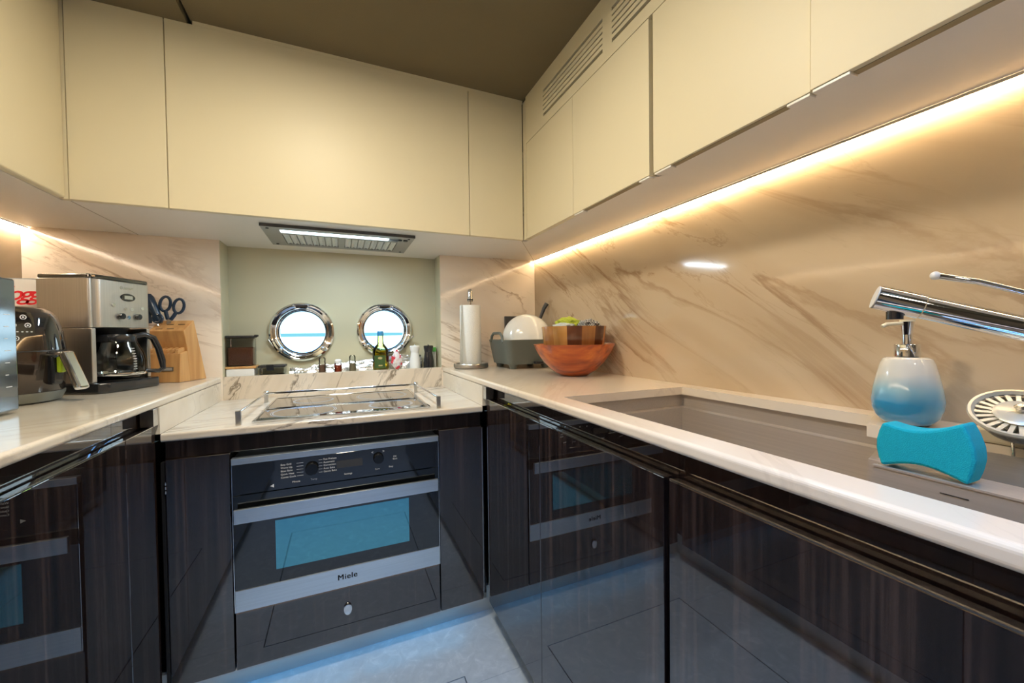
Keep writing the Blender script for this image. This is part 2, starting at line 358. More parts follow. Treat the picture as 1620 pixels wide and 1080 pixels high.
# hull outside behind the painted wall (keeps daylight out except through the portholes)
def porthole(i, cx, cz, ro):
    R = ro; y = YN
    w = obj('window_%d' % (i+1), B().lathe([(.1045, .068), (.1045, -.002), (.106, -.012), (.112, -.016), (R-.018, -.016), (R-.010, -.020), (R-.003, -.016), (R, -.001), (R-.002, .0)], (cx, y, cz), 64, (0, 1, 0)), M_chrome)
    w['kind'] = 'structure'
    obj('inner_ring', B().lathe([(.1045, .012), (.100, .010), (.095, .016), (.094, .030), (.1045, .034)], (cx, y, cz), 64, (0, 1, 0)), M_chrome, w)
    obj('gasket', B().lathe([(.1042, .036), (.0925, .036), (.0925, .040), (.1042, .040)], (cx, y, cz), 64, (0, 1, 0)), mat('gasket_daylight_blue', (.35, .62, .74), .4), w)  # cyan light of the porthole tunnel put into the gasket colour
    obj('pane', B().lathe([(0, .042), (.104, .042), (.104, .048), (0, .048)], (cx, y, cz), 64, (0, 1, 0)), M_pane, w)
    hg = B().box(cx-.028, cx+.028, y-.030, y-.016, cz+R-.026, cz+R-.008, .004)
    hg.tube([(cx-.034, y-.026, cz+R-.012), (cx+.034, y-.026, cz+R-.012)], .005); obj('hinge', hg, M_chrome, w)
    for s_, an in ((-1, 222), (1, 318)):
        a = math.radians(an); px, pz = cx+(R-.020)*math.cos(a), cz+(R-.020)*math.sin(a)
        d = B().cyl((px, y-.014, pz), .010, .020, (0, -1, 0)); d.sphere((px, y-.036, pz), .0085)
        obj('clamp_dog', d, M_chrome, w)
    if i == 0:
        obj('latch', B().tube([(cx-R+.006, y-.018, cz-.022), (cx-R+.004, y-.03, cz-.035), (cx-R+.022, y-.026, cz-.066)], .004), M_chrome, w)
    else:
        obj('latch', B().tube([(cx+R-.030, y-.020, cz-.06), (cx+R+.004, y-.034, cz-.030)], .004), M_chrome, w)
for i, p in enumerate(PH): porthole(i, *p)
# marble lip in front of the niche = backsplash of the hob
lb = B().box(NX0+.0, NX1, YB-.0, YB+.02, ZH-.002, ZC, .0015); struct('trim_1', lb, M_lip)
# soffit under the wall cabinets
sb = B()
sb.box(XUL+.0, XUR, YU+.0205, YN+.0, ZU, ZU+.012); sb.box(XUR+.0202, XR-.001, YE, YN-.13, ZU, ZU+.012); sb.box(XUR, XUR+.0202, YU+.020, YB-.001, ZU, ZU+.012); sb.box(XUL-.0202, XUL, YU+.020, YB-.001, ZU, ZU+.012); sb.box(XL+.001, XUL-.0202, YE, YN-.13, ZU, ZU+.012)
struct('trim_2', sb, M_soff)
jb = B()
for (x0, y0, x1, y1) in ((XUR, YU+.02, XR, YB), (XUL, YU+.021, XUL+.0001, YB-.001)):
    d = Vector((x1-x0, y1-y0, 0)).normalized(); p = Vector((-d.y, d.x, 0))*.0008
    jb.prism([(x0+p.x, y0+p.y), (x1+p.x, y1+p.y), (x1-p.x, y1-p.y), (x0-p.x, y0-p.y)], .001, Matrix.Translation((0, 0, ZU-.0006)))
struct('trim_3', jb, mat('joint_brown', (.35, .28, .2), .6))
# crown strip above the back cabinets, right of the ceiling step
struct('trim_4', B().box(-.395, XUR, YU+.001, YU+.02, ZT-.001, ZC1), M_cream)

# ================================================================== FIXTURES WITH LAMPS
for i, (dx, dy, pw) in enumerate(ADDED_SPOTS):  # fittings for the added spots
    t = thing('added_downlight', ('added unseen ceiling spot nearest the porthole wall', 'added unseen ceiling spot between the hob and the added hatch', 'added unseen ceiling spot behind the added hatch')[i], 'ceiling light', (dx, dy, ZC1))
    obj('bezel', B().lathe([(.048, 0), (.060, -.001), (.060, -.006), (.048, -.008), (.046, 0)], n=40), M_satin, t)
    obj('diffuser', B().lathe([(0, -.003), (.046, -.003), (.046, -.001), (0, -.001)], n=32), M_dl, t)
def led(x0, x1, m, label, sgn):
    t = thing('led_strip', label, 'strip light', ((x0+x1)/2, .6, ZU))
    obj('diffuser', B().box(x0, x1, YE+.01, YB-.004, ZU-.0052, ZU-.0012), m, t, True)
    xa = x0-.002 if sgn > 0 else x1
    obj('profile', B().box(xa, xa+.002, YE+.01, YB-.004, ZU-.0056, ZU-.0004), M_satin, t, True)
    return t
led(XR-.017, XR-.010, M_ledR, 'long warm glowing light strip over the marble wall above the sink', 1)
led(XL+.010, XL+.020, M_ledL, 'white glowing light strip under the left wall cupboard, over the coffee maker', -1)

# extractor hood
t = thing('extractor_hood', 'flat steel extractor hood with lit lamp and two grease filters under the cupboard', 'extractor hood', (.016, 1.745, ZU))
hx0, hx1, hy0, hy1 = -.247, .278, 1.592, 1.902; z1 = ZU-.0005; z0 = ZU-.010
M_hood = mat('hood_grey_metal', (.36, .36, .35), .35, metal=.6)
hb = B()
hb.box(hx0, hx0+.055, hy0, hy1, z0, z1); hb.box(hx1-.055, hx1, hy0, hy1, z0, z1)
hb.box(hx0+.055, hx1-.055, hy0, hy0+.04, z0, z1); hb.box(hx0+.055, hx1-.055, hy1-.03, hy1, z0, z1)
hb.box(hx0+.055, hx1-.055, hy0+.085, hy0+.105, z0, z1); hb.box(.0, .024, hy0+.105, hy1-.03, z0, z1)
hb.box(hx0, hx1, hy0, hy1, z1-.0012, z1-.0002)
obj('face_plate', hb, M_hood, t, True)
obj('front_edge', B().box(hx0, hx1, hy0-.003, hy0-.0002, z0-.001, z1), mat('hood_edge_dark', (.07, .065, .06), .4), t, True)
obj('lamp', B().box(hx0+.0555, hx1-.0925, hy0+.0405, hy0+.0845, z0+.001, z1-.0015, .002), M_hoodl, t, True, 'glowing white lamp lens')
for a, b_ in ((hx0+.0555, -.0005), (.0245, hx1-.0555)):
    fb_ = B(); n = 8; w = (b_-a)/n
    for k in range(n):
        x = a+w*k; fb_.prism([(x+.002, z0+.001), (x+w*.5, z0+.005), (x+w-.002, z0+.001), (x+w-.002, z0+.0075), (x+.002, z0+.0075)], hy1-hy0-.137, frame((0, hy1-.031, 0), (1, 0, 0), (0, 0, 1)))
    obj('grease_filter', fb_, mat('filter_mesh', (.80, .86, .80), .35, metal=.5, bump=.5, bscale=300, var=.3, vscale=120), t, True)
sw = B().cyl((hx1-.030, hy0+.05, z0), .009, .004, (0, 0, -1)); sw.cyl((hx1-.052, hy0+.05, z0), .009, .004, (0, 0, -1)); obj('switch', sw, M_black, t, True)
for x in (hx0+.02, hx1-.02):
    for y in (hy0+.025, hy1-.025): obj('screw', B().cyl((x, y, z0), .005, .002, (0, 0, -1), 12), M_black, t, True)

# ================================================================== WALL CABINETS
def wall_cab(label, x0, x1, group, top=ZT):
    t = thing('wall_cabinet', label, 'cupboard', ((x0+x1)/2, YU, ZU), group=group)
    obj('body', B().box(x0+.0006, x1-.0006, YU+.0205, YN-.005, ZU+.013, top-.002), M_soff, t, True)
    obj('door', B().box(x0+.0012, x1-.0012, YU, YU+.020, ZU, top, .0012), M_cream, t, True)
wall_cab('cream wall cupboard door left of the wide one, over the knife block', XUL+.0045, -.4648, 'cream cupboards over the hob')
wall_cab('wide cream wall cupboard above the hob and extractor hood', -.4648, .4767, 'cream cupboards over the hob')
wall_cab('narrow cream wall cupboard in the corner above the paper towel', .4767, XUR-.0015, 'cream cupboards over the hob')
# right run
XC = XUR+.0205
GY = [(1.479, 1.1265, 0), (1.1265, .775, 0), (.763, .4066, 0), (.4066, -.10, -.004), (-.10, YE, 0)]
LBR = ['small cream wall cupboard nearest the corner, under the air vent', 'cream wall cupboard under the vent, second from the corner, beside the deep groove',
       'cream wall cupboard over the sink, just right of the deep groove', 'cream wall cupboard at the upper right edge of the photo above the tap', 'cream wall cupboard over the near end of the worktop']
ZDT = .773
for (ya, yb, dx), lb_ in zip(GY, LBR):
    t = thing('wall_cabinet', lb_, 'cupboard', (XUR, (ya+yb)/2, ZU), group='cream cupboards over the sink wall')
    obj('body', B().box(XC, XR-.001, yb+.0006, ya-.0006, ZU+.013, ZDT-.002), M_soff, t, True)
    obj('door', B().box(XUR+dx, XUR+.020, yb+.0010, ya-.0010, ZU, ZDT-.0012, .0010), M_cream, t, True)
    # finger pull under the door: end blocks with a recessed grip between
    fp = B()
    if ya > 1.2: fp.box(XUR+.004, XUR+.020, yb+.002, ya-.002, ZU-.005, ZU-.0002)
    else:
        fp.box(XUR+dx+.002, XUR+.019, ya-.055, ya-.003, ZU-.005, ZU-.0002, .001)
        obj('finger_pull', B().box(XUR+dx+.002, XUR+.019, yb+.003, yb+.04, ZU-.005, ZU-.0002, .001), M_soff, t, True)
    if ya <= 1.2: obj('finger_pull', fp, M_soff, t, True)
    if ya <= 1.2: obj('grip_groove', B().box(XUR+.006, XUR+.019, yb+.0405, ya-.0555, ZU-.0012, ZU-.0002), M_groove, t, True)
sp = B().box(XUR+.012, XUR+.030, .7632, .7748, ZU, ZDT-.002); struct('trim_6', sp, M_groove)
struct('trim_8', B().box(XUL-.022, XUL+.0025, YU-.004, YU+.016, ZU, ZT), M_cream) if False else struct('trim_8', B().box(XUL-.015, XUL+.004, YU+.0005, YU+.018, ZU, ZT-.001), M_cream)
struct('trim_7', B().box(XUR, XUR+.02, 1.480, YU-.0005, ZU, ZT), M_cream)
# vent panel with louvre slots
t = thing('air_vent_panel', 'long cream panel with two groups of slotted air vents below the ceiling', 'air vent', (XUR, .6, ZDT))
vp = B(); g1 = (.962, 1.328); g2 = (.40, .919); zs0, zs1 = .8075, .905; x0, x1 = XUR, XUR+.018
vp.box(x0, x1, YE, g2[0], ZDT+.0008, ZC1-.001); vp.box(x0, x1, g2[1], g1[0], ZDT+.0008, ZC1-.001); vp.box(x0, x1, g1[1], 1.479, ZDT+.0008, ZC1-.001)
for a, b_ in (g1, g2):
    vp.box(x0, x1, a, b_, ZDT+.0008, zs0); vp.box(x0, x1, a, b_, zs1, ZC1-.001)
obj('panel', vp, M_cream, t, True)
for a, b_ in (g1, g2):
    lv = B(); n = 6; st = (zs1-zs0)/n
    for k in range(1, n): lv.box(x0, x1-.004, a, b_, zs0+st*k-.0055, zs0+st*k+.0055)
    obj('louvre', lv, M_cream, t, True)
obj('duct', B().box(x1+.001, XR-.001, YE, 1.479, ZDT+.002, ZC1-.002), mat('duct_dark', (.06, .05, .03), .8), t, True)
# left run
LY = [(YU-.0015, .78), (.78, .10), (.10, YE)]
LBL = ['tall cream wall cupboard at the upper left above the coffee maker', 'cream wall cupboard over the microwave end of the left worktop', 'cream wall cupboard over the near end of the left worktop']
for (ya, yb), lb_ in zip(LY, LBL):
    t = thing('wall_cabinet', lb_, 'cupboard', (XUL, (ya+yb)/2, ZU), group='cream cupboards on the left')
    obj('body', B().box(XL+.001, XUL-.0205, yb+.0006, ya-.0006, ZU+.013, ZT-.002), M_soff, t, True)
    obj('door', B().box(XUL-.020, XUL, yb+.0012, ya-.0012, ZU, ZT-.001, .006 if ya > 1.4 else .0012, 3), M_cream, t, True)

# ================================================================== BASE CABINETS
def base_side(sgn, ya, yb, label, group, xd, ztop=ZCB):
    """sgn +1: right run (front faces -x), -1: left run"""
    t = thing('base_cabinet', label, 'cupboard', (xd, (ya+yb)/2, ZF), group=group)
    def bx(b, d0, d1, y0, y1, z0, z1, bev=0):
        xa, xb = xd+sgn*d0, xd+sgn*d1; return b.box(min(xa, xb), max(xa, xb), y0, y1, z0, z1, bev)
    return t, bx
RB = [(YF-.022, .925, 'glossy dark wood base cupboard in the right run, nearest the corner'),
      (.925, .4884, 'glossy dark wood base cupboard in the right run reflecting the oven'),
      (.4784, -.12, 'glossy dark wood base cupboard under the sink at lower right'),
      (-.12, YE, 'glossy dark wood base cupboard at the near end of the right run')]
SINKB = [(.485, .96), (.50, .95)]
for ya, yb, lb_ in RB:
    t, bx = base_side(1, ya, yb, lb_, 'dark wood base cupboards under the sink worktop', XDR)
    b = B(); r = B(); depth = XR-.001-XDR
    ymax = ya
    if ya > 1.2:
        bx(b, .0455, depth, .90+.025, YB-.002, ZDB+.01, ZCB-.0005); 
        bx(r, .024, .0450, .9256, YF-.022, ZD-.05, ZCB-.0005)
    else:
        bx(r, .024, .034, yb+.0006-(.0095 if yb == .4884 else 0), ya-.0006, ZD-.05, ZCB-.0005)      # front rail, behind it the sink bowl hangs
        bx(b, .042, depth, yb+.0006, ya-.0006, ZDB+.01, -.42)
    obj('body', b, M_eb2, t, True); obj('front_rail', r, M_eb2, t, True)
    b = B(); bx(b, 0, .020, yb+(.0012 if yb != .4884 else 0), ya-.0012, ZDB, ZD, .0012); obj('door', b, M_eb, t, True)
    b = B(); bx(b, -.0006, .0032, yb+.0022, ya-.0022, ZD+.0002, ZD+.0022); obj('edge_trim', b, M_satin, t, True)
    b = B(); bx(b, .016, .0235, yb+.0006, ya-.0006, ZD-.03, ZD-.008); 
    b = B(); bx(b, .020+.0005, .0238, yb+.001, ya-.001, ZDB+.01, ZD-.05); obj('channel', b, M_black, t, True)
LBc = [(YF-.022, 1.177, 'narrow glossy dark wood base cupboard in the left corner beside the oven run'),
       (1.177, .45, 'glossy dark wood base cupboard at lower left reflecting the oven'),
       (.45, YE, 'glossy dark wood base cupboard at the near end of the left run')]
for ya, yb, lb_ in LBc:
    t, bx = base_side(-1, ya, yb, lb_, 'dark wood base cupboards under the left worktop', XDL)
    b = B(); bx(b, .024, abs(XL-XDL)-.001, yb+.0006, (ya-.0006 if ya < 1.3 else YB-.002), ZDB+.01, ZCB-.0005) if ya < 1.3 else (bx(b, .0455, abs(XL-XDL)-.001, yb+.0006, YB-.002, ZDB+.01, ZCB-.0005), bx(b, .024, .0455, yb+.0006, YF-.022, ZDB+.01, ZCB-.0005))
    obj('body', b, M_eb2, t, True)
    b = B(); bx(b, 0, .020, yb+.0012, ya-.0012, ZDB, ZD, .0012); obj('door', b, M_eb, t, True)
    b = B(); bx(b, -.0006, .0032, yb+.0022, ya-.0022, ZD+.0002, ZD+.0022); obj('edge_trim', b, M_satin, t, True)
# small steel end blocks between worktop and door in both inner corners
for x0, x1, s_ in ((XCR+.002, XCR+.030, 'right'), (XCL-.030, XCL-.002, 'left')):
    tag(origin(obj('corner_bracket', B().box(x0, x1, YH-.032, YH-.001, ZD+.004, ZCB-.0006, .001), M_satin), ((x0+x1)/2, YH-.02, ZD+.004)), 'small brushed steel block under the %s worktop at the oven corner' % s_, 'bracket')
# vertical steel corner posts
for x0, x1, s_ in ((XDR-.012, XDR-.001, 'right'), (XDL+.001, XDL+.009, 'left')):
    tag(origin(obj('corner_post', B().box(x0, x1, YF+.003, YF+.020, ZDB-.0, ZHB-.06), M_chrome if s_ == 'right' else M_black), ((x0+x1)/2, YF, ZDB)), ('slim polished steel corner post right of the oven run' if s_ == 'right' else 'slim dark corner post left of the oven run'), 'trim')

# back run: side doors, rail and carcass
OX0, OX1 = -.2924, .3026
def back_cab(x0, x1, label):
    t = thing('base_cabinet', label, 'cupboard', ((x0+x1)/2, YF, ZF), group='narrow dark wood doors beside the oven')
    obj('body', B().box(x0+.001, x1-.001, YF+.0215, YB-.003, ZDB+.01, ZHB-.0605), M_eb2, t, True)
    obj('door', B().box(x0+.0012, x1-.0012, YF, YF+.020, ZDB, ZHB-.053, .0015), M_eb, t, True); return t
t = back_cab(XDL+.010, OX0-.003, 'narrow glossy dark wood door left of the oven')
hg = B()
for k in range(3): hg.cyl((XDL+.0115, YF-.001, -.40-.012*k), .003, .008, n=8)
obj('hinge', hg, M_satin, t, True)
back_cab(OX1+.002, XDR-.0125, 'narrow glossy dark wood door right of the oven')
tag(origin(obj('fascia_rail', B().box(XCL+.001, XCR-.001, YF+.008, YF+.026, ZHB-.052, ZHB-.0006, .001), M_eb), (0, YF+.02, ZHB-.052)), 'horizontal dark wood rail under the hob worktop above the oven', 'rail')
# kick panels, slotted, with added blue toe lights
t = thing('kick_panel', 'pale kick panel with dark slots under the oven run, lit blue', 'kick panel', (0, 1.412, ZF))
kb = B().box(XDL-.1, XDR+.1, 1.412, 1.424, ZF, ZDB+.008); kb.box(XDL+.01, XDR-.001, YF+.004, 1.4115, ZDB-.008, ZDB-.0005)
obj('panel', kb, M_kick, t, True)
for a, b_ in ((-.40, -.02), (.04, .43)): obj('slot', B().box(a, b_, 1.4095, 1.4115, ZDB-.022, ZDB-.0145), M_black, t, True)
for a, b_ in ((-.36, .02), (.05, .40)): obj('added_toe_light', B().box(a, b_, 1.398, 1.406, ZDB-.0125, ZDB-.0085), M_blue, t, True, 'added blue glowing light bar')  # unseen bars added for the blue glow on floor and kick panel
tag(origin(obj('kick_panel', B().box(XDR+.050, XDR+.062, YE, 1.41, ZF, ZDB+.009), M_kick), (XDR+.05, .4, ZF)), 'pale kick panel set back below the right base cupboards', 'kick panel')
tag(origin(obj('kick_panel', B().box(XDL-.062, XDL-.050, YE, 1.41, ZF, ZDB+.009), M_kick), (XDL-.05, .4, ZF)), 'pale kick panel set back below the left base cupboards', 'kick panel')

# ================================================================== WORKTOPS
def rounded(x0, x1, z0, z1, side, r=.007):
    """slab profile in (x,z), rounded on one side"""
    if side < 0:
        pts = [(x1, z0), (x1, z1)]; cx = x0+r
        pts += [(cx-r*math.sin(a), z1-r+r*math.cos(a)) for a in [PI/2*k/5 for k in range(6)]]
        pts += [(cx-r*math.cos(a), z0+r-r*math.sin(a)) for a in [PI/2*k/5 for k in range(6)]]
    else:
        pts = [(x0, z1), (x0, z0)]; cx = x1-r
        pts += [(cx+r*math.sin(a), z0+r-r*math.cos(a)) for a in [PI/2*k/5 for k in range(6)]]
        pts += [(cx+r*math.cos(a), z1-r+r*math.sin(a)) for a in [PI/2*k/5 for k in range(6)]]
    return pts
def along_y(poly, y0, y1): return poly, y1-y0, frame((0, y1, 0), (1, 0, 0), (0, 0, 1))
SX0, SX1, SX2, SYA, SYB = .517, .918, .832, .872, .385
SYE = -.24
b = B()
b.prism(*along_y(rounded(XCR, SX0, ZCB, ZC, -1), YE, YB-.001))
b.box(SX0, XR-.001, SYA, YB-.001, ZCB, ZC); b.box(SX1, XR-.001, SYB+.03, SYA, ZCB, ZC)
b.prism([(SX1, SYB+.03), (XR-.001, SYB+.03), (XR-.001, SYB), (SX2, SYB), (SX2+.02, SYB+.006)], ZC-ZCB, Matrix.Translation((0, 0, ZCB)))
b.box(SX2, XR-.001, SYE, SYB, ZCB, ZC); b.box(SX0, XR-.001, YE, SYE, ZCB, ZC)
t = thing('worktop', 'cream marble worktop on the right with the cut-out for the sink', 'worktop', (XCR, .6, ZCB))
obj('slab', b, M_ctR, t, True)
obj('side_splash', B().box(XCR, XCR+.018, YH+.001, YB-.001, ZH+.0005, ZCB-.0002), M_ctL, t, True)
t = thing('worktop', 'cream marble worktop on the left holding the coffee maker', 'worktop', (XCL, .6, ZCB))
obj('slab', B().prism(*along_y(rounded(XL+.001, XCL, ZCB, ZC, 1), YE, YB-.001)), M_ctL, t, True)
obj('side_splash', B().box(XCL-.018, XCL, YH+.001, YB-.001, ZH+.0005, ZCB-.0002), M_ctL, t, True)
def prof_y(y0, y1, z0, z1, r=.006):
    pts = [(y1, z0), (y1, z1)]; cy = y0+r
    pts += [(cy-r*math.sin(a), z1-r+r*math.cos(a)) for a in [PI/2*k/5 for k in range(6)]]
    pts += [(cy-r*math.cos(a), z0+r-r*math.sin(a)) for a in [PI/2*k/5 for k in range(6)]]; return pts
b = B().prism(prof_y(YH, YB-.001, ZHB, ZH), XCR-XCL-.001, frame((XCL+.0005, 0, 0), (0, 1, 0), (0, 0, 1)))
tag(origin(obj('worktop', b, M_ctH), (0, YH+.3, ZHB)), 'lower marble worktop section around the hob', 'worktop')
# pale joint lines where splash meets the counter
# ---- sink
t = thing('sink', 'large undermounted stainless steel sink in the right worktop', 'sink', ((SX0+SX1)/2, .4, -.40))
zt, zb = ZCB-.0006, -.39
foot = [(SX0-.012, SYA+.010), (SX1+.010, SYA+.010), (SX1+.010, SYB+.012), (SX2+.010, SYB-.012), (SX2+.010, SYE-.01), (SX0-.012, SYE-.01)]
b = B(); n = len(foot); tb = bmesh.new()
def inset(poly, d):
    P = [Vector(p) for p in poly]; out = []
    for i in range(len(P)):
        a, c, e_ = P[i-1], P[i], P[(i+1) % len(P)]; n1 = Vector((-(c-a).y, (c-a).x)).normalized(); n2 = Vector((-(e_-c).y, (e_-c).x)).normalized()
        m = (n1+n2); m = m/max(.3, m.dot(n1)); out.append(c-m*d)
    return [tuple(p) for p in out]
lv = [(0, zt), (0, zt-.035), (.012, zt-.038), (.014, zb+.02), (.03, zb+.002)]
rings = [[tb.verts.new((*p, z)) for p in inset(foot, d)] for d, z in lv]
for r0, r1 in zip(rings, rings[1:]):
    for i in range(n): tb.faces.new((r0[i], r0[(i+1) % n], r1[(i+1) % n], r1[i]))
tb.faces.new(rings[-1][::-1]); b.merge(tb)
obj('basin', b, M_sink, t, True)
obj('drain', B().lathe([(.0, .0025), (.03, .002), (.045, .004), (.05, .001)], (.70, .62, zb+.0025), 32), M_chrome, t, True)
# ---- drainer tray inside the sink
tx0, tx1, ty0, ty1, tz0, tz1 = .602, .80, -.20, .272, -.27, -.1675
t = thing('drainer_tray', 'brushed steel drainer tray inside the sink, below the blue sponge', 'tray', ((tx0+tx1)/2, .03, tz0))
b = B(); w = .0015
b.box(tx0, tx0+w, ty0, ty1, tz0, tz1); b.box(tx1-w, tx1, ty0, ty1, tz0, tz1); b.box(tx0+w, tx1-w, ty0, ty0+w, tz0, tz1); b.box(tx0+w, tx1-w, ty1-w, ty1, tz0, tz1); b.box(tx0+w, tx1-w, ty0+w, ty1-w, tz0, tz0+w)
b.box(tx0-.001, tx0+.004, ty0, ty1, tz1-.0015, tz1+.0008)
obj('tray_body', b, M_sink, t, True)
obj('rim_shelf', B().box(tx0+.0045, tx0+.050, .14, ty1-.002, tz1-.0014, tz1-.0002), M_sink, t, True)
obj('slot', B().box(tx0-.0006, tx0-.0001, .190, .212, -.1810, -.1802), M_black, t, True)
sup = B().box(tx0+.01, tx1-.01, ty0+.01, ty1-.02, zb+.0035, tz0-.0005); obj('tray_foot', sup, M_black, t, True)
# cutlery in the tray
M_cut = mat('cutlery_steel', (.55, .60, .62), .12, metal=1)
def cutlery(name, label, p0, p1, kind):
    p0, p1 = Vector(p0), Vector(p1); d = (p1-p0).normalized(); L = (p1-p0).length
    M = frame(p0, d, (Vector((0, 0, 1))).cross(d)); b = B()
    b.prism([(0, -.007), (.02, -.008), (L*.5, -.003), (L*.65, -.003), (L*.65, .003), (L*.5, .003), (.02, .008), (0, .007)], .0022, bev=.0006, seg=1)
    if kind == 'spoon': b.sphere((L*.65+.027, 0, .001), .030, .019, .005)
    elif kind == 'fork':
        b.prism([(L*.65, -.003), (L*.72, -.011), (L*.8, -.011), (L*.8, .011), (L*.72, .011), (L*.65, .003)], .002)
        for k in range(4): b.box(L*.8, L, -.011+k*.0065, -.0085+k*.0065, 0, .002)
    else: b.prism([(L*.5, -.003), (L*.6, -.010), (L*.95, -.010), (L, -.002), (L, .004), (L*.5, .004)], .0015)
    b.mv(M); tag(origin(obj(name, b, M_cut), p0), label, 'cutlery', 'cutlery in the drainer tray')
cutlery('table_knife', 'steel knife lying highest in the drainer tray', (.70, -.02, -.210), (.655, .215, -.196), 'knife')
cutlery('fork', 'steel fork lying in the drainer tray beside the sponge', (.74, -.02, -.222), (.72, .20, -.214), 'fork')
cutlery('spoon', 'steel spoon lying deep in the drainer tray', (.66, -.06, -.238), (.69, .15, -.232), 'spoon')
b = B().lathe([(.0, 0), (.032, 0), (.036, .004), (.042, .060), (.043, .062), (.040, .060), (.034, .006), (0, .006)], n=32)
t = tag(obj('tumbler', b, mat('dark_tumbler', (.02, .05, .06), .1, coat=.5)), 'dark tumbler standing in the drainer tray behind the sponge', 'cup'); t.location = (.752, .235, tz0+w+.0005)

# ================================================================== HOB
t = thing('hob', 'black glass induction hob with steel frame and chrome guard rail', 'hob', (.02, 1.62, ZH))
hx0, hx1, hy0, hy1 = -.246, .286, 1.384, 1.862; z = ZH+.0005
b = B(); w = .008
b.box(hx0, hx0+w, hy0, hy1, z, z+.006, .001); b.box(hx1-w, hx1, hy0, hy1, z, z+.006, .001); b.box(hx0+w, hx1-w, hy0, hy0+w, z, z+.006, .001); b.box(hx0+w, hx1-w, hy1-w, hy1, z, z+.006, .001)
obj('hob_frame', b, M_chrome, t, True)
obj('glass_top', B().box(hx0+w+.0003, hx1-w-.0003, hy0+w+.0003, hy1-w-.0003, z, z+.0045), M_blackg, t, True)
for cx, cy, r in ((-.115, 1.50, .098), (.165, 1.50, .075), (-.10, 1.735, .070), (.155, 1.735, .098)):
    b = B()
    for rr in (r, r*.94): b.lathe([(rr-.0008, 0), (rr-.0008, .0003), (rr+.0008, .0003), (rr+.0008, 0)], (cx, cy, z+.0046), 64)
    obj('cooking_zone', b, mat('zone_print', (.45, .50, .55), .4), t, True)
b = B().box(-.03, .01, hy0+.014, hy0+.018, z+.0046, z+.0049)
for k in range(9): b.box(.03+k*.014, .037+k*.014, hy0+.014, hy0+.0185, z+.0046, z+.0049)
obj('touch_controls', b, mat('zone_print', (.45, .50, .55), .4), t, True)
px0, px1, py0, py1 = -.276, .310, 1.372, 1.792; rz = ZH+.036
for x, y, n_ in ((px0, py0, 0), (px1, py0, 0), (px0+.008, py1, 1), (px1-.006, py1, 1)):
    obj('rail_post', B().box(x-.007, x+.007, y-.005, y+.005, z, ZH+.042, .001), M_steelz, t, True)
    if n_: obj('rail_joint', B().sphere((x, y, rz+.002), .011, .011, .008), M_chrome, t, True)
b = B().tube([(px0, py0, rz), (px0+.008, py1, rz), (px1-.006, py1, rz), (px1, py0, rz)][0:2], .004); b.tube([(px0+.008, py1, rz), (px1-.006, py1, rz)], .004); b.tube([(px1-.006, py1, rz), (px1, py0, rz)], .004)
obj('guard_rail', b, M_chrome, t, True)

# ================================================================== OVEN
t = thing('oven', 'built-in steel and black glass oven with two dials and bar handle', 'oven', (.005, YF, -.795))
obj('body', B().box(OX0+.003, OX1-.003, YF+.0115, YB-.004, -.795, -.3495), M_black, t, True)
obj('top_trim', B().box(OX0, OX1, YF-.008, YF+.011, -.3666, -.3485, .001), M_oven, t, True)
cpn = obj('control_panel', B().box(OX0, OX1, YF-.006, YF+.011, -.4548, -.3670, .001), M_blackg, t, True)
FX = frame((0, YF-.0065, 0), (1, 0, 0), (0, 0, 1))      # local x,y -> world x,z ; normal -> -y
for cx, cz, r in ((-.087, -.4035, .0185), (.106, -.3985, .016)):
    obj('dial', B().lathe([(r, 0), (r*.96, .014), (r*.88, .016), (0, .016)], (cx, YF-.0062, cz), 32, (0, -1, 0)).box(cx-.0012, cx+.0012, YF-.0232, YF-.0220, cz+.004, cz+r*.8), mat('dial_black', (.02, .022, .026), .15, metal=.6), t, True)
b = B(); Fd = (YF-.0066)
def otext(s_, x, z_, size, al='CENTER'): b.text(s_, size, frame((x, YF-.0064, z_), (1, 0, 0), (0, 0, 1)), .0002, align=al)
for k, (l, r_) in enumerate(zip(('Easy Grill', 'Warm Up', 'Slow Bake', 'Quick Heat', 'Combi Cook'), ('Fast Preheat', 'Automatic', 'Convection', 'Auto Bake', 'Gentle Bake'))):
    zz = -.383-.0095*k; otext(l, -.170, zz, .0075, 'LEFT'); otext(r_, -.055, zz+.002, .0075, 'LEFT')
    b.box(-.128, -.110, YF-.0068, YF-.0063, zz-.0004, zz+.0003); b.box(-.068, -.058, YF-.0068, YF-.0063, zz+.0016, zz+.0023)
for s_, x, z_ in (('Minute', -.130, -.438), ('Temp', -.082, -.438), ('Settings', .015, -.436), ('Start', .102, -.434), ('OK', .158, -.400), ('Back', .158, -.408), ('Stop', .145, -.432)): otext(s_, x, z_, .0075)
otext('<', .088, -.379, .012); otext('>', .122, -.379, .012)
b.prism([(-.198, -.441), (-.188, -.436), (-.188, -.446)], .0003, frame((0, YF-.0062, 0), (1, 0, 0), (0, 0, 1)))
obj('panel_print', b, M_ink, t, True)
obj('display', B().box(-.018, .058, YF-.0066, YF-.0062, -.415, -.392), mat('lcd_dark', (.05, .05, .05), .12), t, True)
